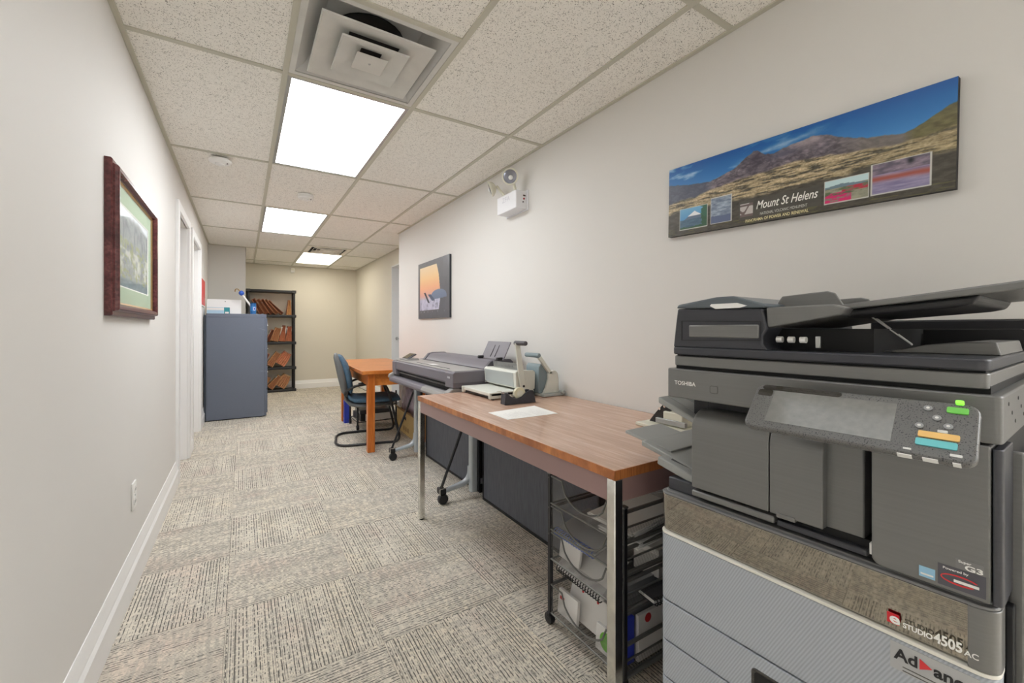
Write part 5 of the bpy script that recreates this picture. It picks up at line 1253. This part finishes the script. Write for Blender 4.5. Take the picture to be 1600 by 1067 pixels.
T.part('apron', MB().box(ow - 0.052, ow - 0.030, 0.095, ol - 0.095, oz - 0.144, oz - 0.034), M_oak, 0.001)
for x in (0.020, ow - 0.085):
    for y in (0.020, ol - 0.090):
        T.part('leg', MB().box(x, x + 0.065, y, y + 0.070, 0, oz - 0.0345), M_oakv, 0.004)

#==CHAIR
M_shell = mat('chair_shell', (104, 107, 108), 0.6, bump=(300, 0.2)); M_cush = mat('chair_blue', (76, 106, 130), 0.8, vary=(60, 0.12), bump=(420, 0.3)); M_tube = mat('chair_tube', (34, 34, 37), 0.35)
T = Thing('office_chair', 'blue padded sled base chair with black arms tucked under the wooden table', 'chair', (1.10, 4.60, 0), R(-11), local=True)
def pad(stations, n=20, p=3.0):
    """stations: (x, z, normal angle, half width, half thickness); superellipse sections across y"""
    secs = []
    for x, z, ang, hw, ht in stations:
        nx, nz = math.cos(ang), math.sin(ang); ring = []
        for k in range(n):
            a = 2 * PI * k / n; ca, sa = math.cos(a), math.sin(a)
            yy = hw * math.copysign(abs(ca) ** (2 / p), ca); tt = ht * math.copysign(abs(sa) ** (2 / p), sa)
            bow = -0.10 * (1 - (yy / 0.25) ** 2) * 0.35            # the back curves round the sitter
            ring.append((x + nx * (tt), yy, z + nz * tt))
        secs.append(ring)
    return MB().loft(secs)
T.part('back_shell', pad([(-0.195, 0.47, R(10), 0.17, 0.012), (-0.212, 0.52, R(12), 0.215, 0.036), (-0.238, 0.66, R(14), 0.240, 0.044), (-0.266, 0.78, R(16), 0.238, 0.040), (-0.296, 0.87, R(20), 0.200, 0.028), (-0.310, 0.895, R(22), 0.14, 0.010)]), M_shell, smooth=60)
T.part('backrest', pad([(-0.155, 0.50, R(10), 0.16, 0.012), (-0.163, 0.53, R(12), 0.195, 0.030), (-0.186, 0.66, R(14), 0.215, 0.038), (-0.218, 0.78, R(16), 0.213, 0.034), (-0.258, 0.862, R(22), 0.175, 0.022), (-0.279, 0.884, R(24), 0.13, 0.009)]), M_cush, smooth=60)
T.part('seat_shell', pad([(-0.215, 0.49, R(10), 0.15, 0.010), (-0.205, 0.44, R(30), 0.20, 0.020), (-0.160, 0.395, R(62), 0.225, 0.024), (-0.08, 0.378, R(88), 0.235, 0.024), (0.12, 0.380, R(90), 0.235, 0.022), (0.24, 0.392, R(96), 0.215, 0.016), (0.27, 0.400, R(100), 0.18, 0.008)]), M_shell, smooth=60)
T.part('seat', pad([(-0.185, 0.485, R(14), 0.14, 0.010), (-0.165, 0.455, R(40), 0.20, 0.026), (-0.115, 0.430, R(72), 0.225, 0.032), (0.0, 0.425, R(90), 0.238, 0.034), (0.16, 0.430, R(90), 0.238, 0.034), (0.265, 0.428, R(86), 0.222, 0.034), (0.315, 0.418, R(70), 0.19, 0.022), (0.328, 0.408, R(60), 0.15, 0.010)]), M_cush, smooth=60)
def side(s):
    return [(-0.215, s * 0.215, 0.50), (-0.190, s * 0.265, 0.545), (-0.10, s * 0.282, 0.592), (0.03, s * 0.285, 0.606), (0.13, s * 0.285, 0.598), (0.185, s * 0.285, 0.545), (0.235, s * 0.285, 0.36), (0.285, s * 0.285, 0.14), (0.300, s * 0.285, 0.055), (0.265, s * 0.285, 0.014), (0.16, s * 0.285, 0.013), (-0.10, s * 0.285, 0.013), (-0.235, s * 0.265, 0.013)]
path = side(-1) + [(-0.295, -0.16, 0.013), (-0.300, 0.0, 0.013), (-0.295, 0.16, 0.013)] + side(1)[::-1]
T.part('sled_frame', MB().tube(path, 0.0125, 10, smooth=5), M_tube, smooth=60)
for s in (-1, 1):
    T.part('arm_pad', pad([(-0.12, s * 0, 0, 0.001, 0.001)] * 2) if False else MB().tube([(-0.09, s * 0.283, 0.600), (0.02, s * 0.286, 0.612), (0.12, s * 0.286, 0.605)], 0.019, 10, smooth=4), M_tube, smooth=60)
T.part('seat_crossbar', MB().tube([(0.225, -0.283, 0.385), (0.18, -0.15, 0.362), (0.18, 0.15, 0.362), (0.225, 0.283, 0.385)], 0.011, 8), M_tube, smooth=60)
T.part('seat_crossbar', MB().box(-0.10, 0.14, -0.03, 0.03, 0.342, 0.362), M_tube, 0.004)

#==UNDER THE TABLE
M_wire = mat('wire_black', (34, 34, 38), 0.4, 0.3)
bx0, bx1, by0_, by1_ = 1.10, 1.54, 5.02, 5.42
T = Thing('rolling_rack', 'low black wire rack on casters under the wooden table', 'rack', (1.32, 5.22, 0))
for x in (bx0, bx1):
    for y in (by0_, by1_):
        T.part('post', MB().cyl((x, y, 0.05), (x, y, 0.42), 0.010, 10), M_wire)
        c_ = T.part('caster', MB().lathe([(0.006, -0.012), (0.025, -0.012), (0.027, 0), (0.025, 0.012), (0.006, 0.012)], (x, y, 0.027), 'x', 18), M_post)
        T.part('caster_fork', MB().box(x - 0.016, x + 0.016, y - 0.008, y + 0.010, 0.034, 0.054), M_post, 0.003, parent=c_)
for z in (0.085, 0.26):
    sh = T.part('shelf_frame', MB().tube([(bx0, by0_, z), (bx1, by0_, z), (bx1, by1_, z), (bx0, by1_, z)], 0.006, 6, True), M_wire)
    for i in range(9):
        x = bx0 + (i + 0.5) * (bx1 - bx0) / 9
        T.part('shelf_wire', MB().tube([(x, by0_, z), (x, by1_, z)], 0.0025, 5), M_wire, parent=sh)
M_tealf = mat('cover_teal', (44, 92, 92), 0.5)
slab_thing('blue_binder', 'bright blue binder standing at the far corner under the wooden table', 'binder', (1.075, 5.515, 0.0), (0.06, 0.10, 0.27), M_blue, (0, 0, -4),
           lambda T: [T.part('spine_label', MB().box(-0.0308, -0.029, -0.03, 0.03, 0.14, 0.22), M_pr_d), T.part('finger_ring', MB().cyl((-0.030, 0, 0.05), (-0.032, 0, 0.05), 0.014, 14), M_steel)])
slab_thing('flat_box', 'white and black flat box on the lower shelf of the wire rack', 'box', (1.32, 5.20, 0.092), (0.38, 0.34, 0.075), M_box, (0, 0, 2),
           lambda T: T.part('dark_band', MB().box(-0.191, -0.14, -0.171, 0.171, 0.0, 0.0755), M_pr_k))
slab_thing('flat_box', 'dark flat box on top of the white one on the wire rack', 'box', (1.31, 5.20, 0.1685), (0.34, 0.33, 0.045), M_pr_d, (0, 0, -3),
           lambda T: T.part('stripe', MB().box(-0.171, -0.168, -0.12, 0.12, 0.010, 0.030), M_greyc))
slab_thing('blue_folder', 'blue folder lying on the upper shelf of the wire rack', 'folder', (1.27, 5.18, 0.267), (0.30, 0.27, 0.028), M_blue, (0, 0, 6),
           lambda T: T.part('pages', MB().box(-0.146, 0.152, -0.132, 0.132, 0.006, 0.022), M_paper))
slab_thing('teal_folder', 'teal folder on top of the blue one on the wire rack', 'folder', (1.33, 5.20, 0.2955), (0.30, 0.25, 0.03), M_tealf, (0, 0, -5),
           lambda T: T.part('pages', MB().box(-0.146, 0.152, -0.122, 0.122, 0.006, 0.024), M_paper))
# carton with cut hand hole
M_card = mat('cardboard', (200, 170, 112), 0.75, vary=(5, 0.08)); M_card_d = mat('cardboard_dark', (150, 118, 76), 0.75)
T = Thing('cardboard_carton', 'open brown cardboard carton with a hand hole next to the plotter leg', 'carton', (1.575, 4.56, 0), R(-3), local=True)
ch, cx_, cy_ = 0.235, 0.080, 0.33
def carton_wall(a, hole):
    return a
T.part('end_wall', MB().box(-cx_, cx_, -cy_, -cy_ + 0.005, 0.004, ch), M_card)
T.part('end_wall', MB().box(-cx_, cx_, cy_ - 0.005, cy_, 0.004, ch), M_card)
T.part('side_wall', MB().box(cx_ - 0.005, cx_, -cy_ + 0.005, cy_ - 0.005, 0.004, ch), M_card)
hy0, hy1, hz0, hz1 = -0.06, 0.04, 0.155, 0.19
T.part('side_wall', MB().box(-cx_, -cx_ + 0.005, -cy_ + 0.005, hy0, 0.004, ch).box(-cx_, -cx_ + 0.005, hy1, cy_ - 0.005, 0.004, ch).box(-cx_, -cx_ + 0.005, hy0, hy1, 0.004, hz0).box(-cx_, -cx_ + 0.005, hy0, hy1, hz1, ch), M_card)
T.part('bottom', MB().box(-cx_, cx_, -cy_, cy_, 0, 0.005), M_card_d)
T.part('hole_shadow', MB().box(-cx_ + 0.006, -cx_ + 0.012, hy0 - 0.01, hy1 + 0.01, hz0 - 0.01, hz1 + 0.01), M_dark_void)
T.part('open_flap', MB().hull8([(-cx_, -cy_ + 0.01, ch), (-cx_ + 0.004, -cy_ + 0.01, ch), (-cx_ + 0.004, cy_ - 0.01, ch), (-cx_, cy_ - 0.01, ch)], [(-cx_ - 0.03, -cy_ + 0.012, ch + 0.045), (-cx_ - 0.026, -cy_ + 0.012, ch + 0.045), (-cx_ - 0.026, cy_ - 0.012, ch + 0.045), (-cx_ - 0.03, cy_ - 0.012, ch + 0.045)]), M_card_d)
for k, (y, wd, z, hh) in enumerate(((0.17, 0.035, 0.075, 0.07), (0.05, 0.05, 0.04, 0.05), (-0.03, 0.05, 0.04, 0.05), (-0.11, 0.05, 0.04, 0.05))):
    T.part('printed_mark', MB().prism([(y, z), (y - wd, z), (y - wd * 0.8, z + hh), (y - wd * 0.3, z + hh * 0.8), (y - wd * 0.1, z + hh)], -cx_ - 0.0006, -cx_ + 0.001, 'x'), M_card_d)
# purple plastic bag slumped in the carton
M_bag = mat('bag_purple', (196, 184, 202), 0.25, 0, 0.5, vary=(14, 0.30))
def bag(loc, rx, ry, h):
    secs = []; n = 26
    for i in range(13):
        t = i / 12.0; ring = []
        k = [0.80, 0.95, 1.0, 1.0, 0.98, 0.96, 0.95, 0.92, 0.9, 0.92, 0.86, 0.7, 0.5][i]
        for j in range(n):
            a = 2 * PI * j / n
            wv = 1 + 0.10 * math.sin(a * 7 + t * 5) * t + 0.05 * math.sin(a * 13 + 2) + 0.03 * math.sin(t * 20 + a * 3)
            ring.append((loc[0] + rx * k * wv * math.cos(a), loc[1] + ry * k * wv * math.sin(a), loc[2] + h * t + 0.02 * t * math.sin(a * 5)))
        secs.append(ring)
    return MB().loft(secs)
T = Thing('plastic_bag', 'crumpled purple grey plastic bag standing in the cardboard carton', 'bag', (1.575, 4.60, 0.006))
T.part('bag_body', bag((1.575, 4.60, 0.006), 0.062, 0.26, 0.56), M_bag, smooth=60)
T.part('bag_knot', MB().tube([(1.575, 4.60, 0.56), (1.53, 4.59, 0.585), (1.55, 4.61, 0.60)], 0.022, 8, smooth=3), M_bag, smooth=60)

#==FILING CABINET
M_cab = brushed('cabinet_slate', (104, 112, 128), 0.42, 0.1, 4); M_cab_shade = mat('cabinet_edge_shaded', (58, 66, 76), 0.5)
fx0, fx1, fy0, fy1, fz = -0.385, 0.262, 6.45, 6.91, 1.342
T = Thing('filing_cabinet', 'tall slate grey steel filing cabinet against the left wall', 'cabinet', (-0.06, 6.68, 0))
T.part('body', MB().box(fx0, fx1 - 0.022, fy0, fy1, 0.012, fz - 0.045), M_cab, 0.003)
T.part('top_panel', MB().box(fx0, fx1, fy0 - 0.001, fy1 + 0.001, fz - 0.0445, fz), M_cab, 0.004, 3)
T.part('back_edge', MB().box(fx0 - 0.022, fx0 - 0.001, fy0 + 0.005, fy1 - 0.005, 0.0, fz - 0.02), M_cab_shade, 0.003)  # back rim, its colour darkened for the shade beside the wall
T.part('plinth', MB().box(fx0 + 0.02, fx1 - 0.05, fy0 + 0.02, fy1 - 0.02, 0, 0.013), M_pr_k)
T.part('front_frame', MB().box(fx1 - 0.0215, fx1 - 0.004, fy0, fy1, 0.012, fz - 0.0455), M_cab, 0.002)
for i in range(4):
    z0 = 0.05 + i * 0.312
    dr = T.part('drawer', MB().box(fx1 - 0.004, fx1 + 0.010, fy0 + 0.02, fy1 - 0.02, z0, z0 + 0.302), M_cab, 0.003)
    T.part('drawer_pull', MB().box(fx1 + 0.010, fx1 + 0.022, fy0 + 0.15, fy1 - 0.15, z0 + 0.20, z0 + 0.218), M_chrome, 0.004, parent=dr)
    T.part('label_holder', MB().box(fx1 + 0.010, fx1 + 0.013, fy0 + 0.18, fy1 - 0.18, z0 + 0.235, z0 + 0.268), M_chrome, 0.001, parent=dr)
T.part('lock', MB().cyl((fx1 - 0.004, fy1 - 0.05, fz - 0.022), (fx1 + 0.006, fy1 - 0.05, fz - 0.022), 0.010, 14), M_chrome)
for (x, z, a, l_) in ((0.20, 1.15, -20, 0.10), (0.225, 1.14, -35, 0.05), (0.225, 0.595, 5, 0.07), (0.19, 0.598, 2, 0.05)):
    c, s = math.cos(R(a)), math.sin(R(a))
    T.part('scratch', MB().prism([(x - l_ / 2 * c, z - l_ / 2 * s), (x + l_ / 2 * c, z + l_ / 2 * s), (x + l_ / 2 * c, z + l_ / 2 * s + 0.003)], fy0 - 0.0006, fy0, 'y'), mat('scratch', (150, 158, 170), 0.5) if 'scratch' not in MATS else MATS['scratch'])
# on the cabinet
T = Thing('white_board', 'blank white board leaning at the back of the filing cabinet top', 'board', (-0.205, 6.80, fz))
T.part('board', MB().hull8([(-0.400, 6.79, fz + .0005), (-0.020, 6.79, fz + .0005), (-0.020, 6.80, fz + .0005), (-0.400, 6.80, fz + .0005)], [(-0.400, 6.845, fz + 0.20), (-0.020, 6.845, fz + 0.20), (-0.020, 6.855, fz + 0.20), (-0.400, 6.855, fz + 0.20)]), M_white, 0.002)
T.part('hang_hole', MB().cyl((-0.20, 6.833, fz + 0.172), (-0.20, 6.8365, fz + 0.172), 0.007, 12), M_greyc)
T = Thing('tissue_box', 'pale blue tissue carton with a teal end on the filing cabinet', 'box', (-0.265, 6.60, fz))
T.part('carton', MB().box(-0.385, -0.205, 6.55, 6.66, fz, fz + 0.082), mat('carton_blue', (176, 208, 226), 0.5), 0.002)
T.part('teal_end', MB().box(-0.2045, -0.145, 6.549, 6.661, fz, fz + 0.083), mat('carton_teal', (44, 140, 150), 0.5), 0.002)
T.part('white_panel', MB().box(-0.195, -0.155, 6.5478, 6.549, fz + 0.004, fz + 0.026), M_plastic_w)
T.part('pale_band', MB().box(-0.384, -0.206, 6.5488, 6.5495, fz + 0.045, fz + 0.075), M_plastic_w)
T.part('opening', MB().prism(rrect(-0.34, -0.25, 6.585, 6.625, 0.018, 4), fz + 0.082, fz + 0.0826, 'z'), M_greyc)
T = Thing('blue_canister', 'tall blue canister with a white label at the corner of the cabinet', 'canister', (0.115, 6.72, fz))
M_can = mat('can_blue', (36, 104, 168), 0.35)
T.part('can', MB().lathe([(0.030, 0), (0.036, 0.004), (0.036, 0.145), (0.031, 0.150), (0.031, 0.142)], (0.115, 6.72, fz), 'z', 24), M_can)
T.part('label', MB().lathe([(0.0362, 0.045), (0.0366, 0.046), (0.0366, 0.110), (0.0362, 0.111)], (0.115, 6.72, fz), 'z', 24), mat('can_label', (60, 130, 196), 0.4))
T.part('label_square', MB().prism(rrect(0.117, 0.140, fz + 0.055, fz + 0.100, 0.004, 3), 6.6830, 6.6905, 'y'), M_white)
T.part('label_letter', MB().prism(rrect(0.122, 0.135, fz + 0.062, fz + 0.093, 0.002, 2), 6.6820, 6.6835, 'y'), MATS['cover_blue'])
T.part('top_rim', MB().lathe([(0.030, 0.150), (0.038, 0.150), (0.038, 0.158), (0.033, 0.158)], (0.115, 6.72, fz), 'z', 24), mat('can_dark', (26, 66, 110), 0.4))
T = Thing('ball_tipped_stick', 'white stick with a blue ball and small hook leaning out of the canister', 'stick', (0.115, 6.72, fz + 0.152))
P0 = Vector((0.112, 6.72, fz + 0.080)); P1 = Vector((-0.012, 6.72, fz + 0.268))
T.part('shaft', MB().tube([P0, P0.lerp(P1, 0.55), P1], lambda t: 0.015 - 0.005 * t, 12), M_plastic_w)
T.part('ball', MB().lathe([(0.004, -0.034), (0.018, -0.028), (0.029, -0.014), (0.033, 0.0), (0.029, 0.014), (0.018, 0.028), (0.004, 0.034)], (-0.018, 6.72, fz + 0.284), 'z', 18), mat('ball_blue', (48, 98, 200), 0.35), smooth=60)
T.part('hook', MB().tube([(-0.035, 6.72, fz + 0.305), (-0.052, 6.72, fz + 0.330), (-0.070, 6.72, fz + 0.338), (-0.086, 6.72, fz + 0.325), (-0.090, 6.72, fz + 0.300)], 0.0055, 8, smooth=4), mat('hook_brass', (150, 116, 60), 0.35, 0.6))

#==SHELF UNIT
M_sh = mat('shelf_black', (38, 39, 42), 0.5, vary=(20, 0.2), bump=(90, 0.3))
sx0, sx1, sy0, sy1 = 0.045, 0.828, 8.80, 9.07
levels = [0.045, 0.452, 0.912, 1.405, 1.855]
T = Thing('shelf_unit', 'black plastic shelf unit of five tiers against the back wall', 'shelf', (0.44, 8.93, 0))
for i, z in enumerate(levels):
    sh = T.part('shelf', MB().box(sx0, sx1, sy0, sy1, z - 0.045, z), M_sh, 0.006)
    T.part('shelf_lip', MB().box(sx0 + 0.06, sx1 - 0.06, sy0 - 0.006, sy0 + 0.002, z - 0.036, z - 0.012), M_sh, 0.003, parent=sh)
    for x in (sx0 + 0.03, sx1 - 0.03):
        T.part('corner_collar', MB().box(x - 0.036, x + 0.036, sy0 - 0.008, sy0 + 0.066, z - 0.05, z + 0.004), M_sh, 0.006, parent=sh)
for i in range(4):
    for x in (sx0 + 0.03, sx1 - 0.03):
        for y in (sy0 + 0.03, sy1 - 0.03):
            T.part('post', MB().cyl((x, y, levels[i] - 0.002), (x, y, levels[i + 1] - 0.043), 0.021, 14), M_sh)
# accordion wallets, all of them single things
M_wal = [mat('wallet_' + n_, c_, 0.6, vary=(22, 0.14)) for n_, c_ in (('rust', (160, 104, 80)), ('brown', (184, 134, 100)), ('tan', (208, 166, 118)), ('dark', (138, 88, 68)), ('orange', (196, 130, 100)))]
def wallet(label, x, z, w0, w1, h, lean, mi, depth=0.22, pleats=5, group=None, y=None, flap=True, bulge=0.0):
    """expanding file wallet on its edge: cover panels, pleated gusset facing the room; lean in degrees, + leans right"""
    yf = (sy0 + 0.012 if y is None else y)
    T = Thing('file_wallet', label, 'file wallet', (x, yf, z), group=group, local=True)
    T.o.rotation_euler = (0, R(lean), 0)
    m = M_wal[(mi + 1) % 5 if mi != 2 else 1]
    def half(t): return 0.5 * (w0 * (1 - t) + w1 * t) + bulge * math.sin(PI * t)
    ts = [0, 0.25, 0.5, 0.75, 1.0]
    for s in (-1, 1):
        out = [(s * half(t), h * t) for t in ts]; inn = [(s * (half(t) - 0.004), h * t) for t in reversed(ts)]
        T.part('cover', MB().prism(out + inn, 0, depth, 'y'), m, 0, smooth=0)
    n = pleats * 2
    vs = []; fs = []
    for t in ts:
        for k in range(n + 1):
            vs.append((-half(t) + 0.004 + (2 * half(t) - 0.008) * k / n, 0.004 + (0.016 if k % 2 else 0.0), h * t * 0.97 + 0.002))
    for a in range(len(ts) - 1):
        for k in range(n):
            i_ = a * (n + 1) + k; fs.append((i_, i_ + 1, i_ + n + 2, i_ + n + 1))
    T.part('gusset', MB().add(vs, fs), M_wal[mi], 0, smooth=0)
    T.part('contents', MB().box(-half(0) * 0.75 if w1 > 0.03 else -0.006, half(0) * 0.75 if w1 > 0.03 else 0.006, 0.03, depth - 0.01, 0.004, h * 0.9), M_paper, 0, smooth=0)
    if flap:
        tw = max(half(1), 0.006)
        T.part('flap', MB().prism([(-tw - 0.003, h), (-tw - 0.006, h + 0.004), (tw + 0.006, h + 0.006), (tw + 0.009, h - 0.055), (tw + 0.005, h - 0.055), (tw + 0.002, h)], 0.002, depth - 0.002, 'y'), m, 0, smooth=0)
    return T
def seat_z(z, w0, lean): return z + abs(math.sin(R(lean))) * w0 * 0.5 + 0.001
def row(level, specs, grp):
    for (x, w0, w1, h, lean, mi, lab) in specs:
        wallet(lab, x, seat_z(levels[level], w0, lean), w0, w1, h, lean, mi, group=grp)
row(3, [(0.285, 0.062, 0.045, 0.29, -27, 3, 'dark rust wallet leaning left behind the blue canister, top row'),
        (0.365, 0.060, 0.04, 0.29, -29, 0, 'second leaning rust wallet from the canister in the top row'),
        (0.445, 0.058, 0.04, 0.30, -32, 3, 'third leaning dark rust wallet from the canister in the top row'),
        (0.525, 0.054, 0.035, 0.31, -37, 0, 'fourth leaning rust wallet from the canister in the top row'),
        (0.612, 0.05, 0.03, 0.32, -44, 3, 'most steeply tilted dark wallet in the top row')], 'file wallets in the top row')
wallet('upright tan wallet at the right end of the top row', 0.715, levels[3] + 0.001, 0.085, 0.03, 0.27, 2, 2, group='file wallets in the top row')
row(2, [(0.165, 0.09, 0.05, 0.22, 10, 1, 'brown wallet deep behind the filing cabinet in the second row'),
        (0.275, 0.09, 0.05, 0.22, 12, 0, 'rust wallet half behind the filing cabinet in the second row'),
        (0.375, 0.07, 0.04, 0.22, 22, 3, 'dark wallet leaning right at the cabinet edge in the second row'),
        (0.480, 0.115, 0.085, 0.245, 15, 1, 'wide brown wallet leaning right in the second row'),
        (0.600, 0.115, 0.035, 0.29, 8, 4, 'tall peaked orange wallet in the second row')], 'file wallets in the second row')
wallet('broad orange wallet beside the shelf post in the second row', 0.708, levels[2] + 0.008, 0.105, 0.055, 0.275, 4, 4, group='file wallets in the second row')
row(1, [(0.150, 0.10, 0.06, 0.25, 20, 1, 'brown wallet deep behind the filing cabinet in the third row'),
        (0.270, 0.10, 0.05, 0.25, 26, 3, 'dark wallet half behind the filing cabinet in the third row'),
        (0.400, 0.115, 0.085, 0.27, 33, 1, 'slumped brown wallet next to the cabinet edge in the third row')], 'file wallets in the third row')
wallet('large slumped orange wallet leaning on the post in the third row', 0.560, levels[1] + 0.050, 0.175, 0.12, 0.25, 34, 4, group='file wallets in the third row', bulge=0.015)
row(0, [(0.150, 0.10, 0.06, 0.23, 26, 3, 'dark wallet deep behind the filing cabinet in the bottom row'),
        (0.265, 0.09, 0.06, 0.23, 34, 2, 'tan wallet half behind the filing cabinet in the bottom row'),
        (0.405, 0.105, 0.07, 0.26, 40, 1, 'slumped brown wallet next to the cabinet edge in the bottom row')], 'file wallets in the bottom row')
wallet('bulging brown wallet with a curled top beside the post in the bottom row', 0.565, levels[0] + 0.045, 0.155, 0.11, 0.235, 32, 1, group='file wallets in the bottom row', bulge=0.018)
#==END3
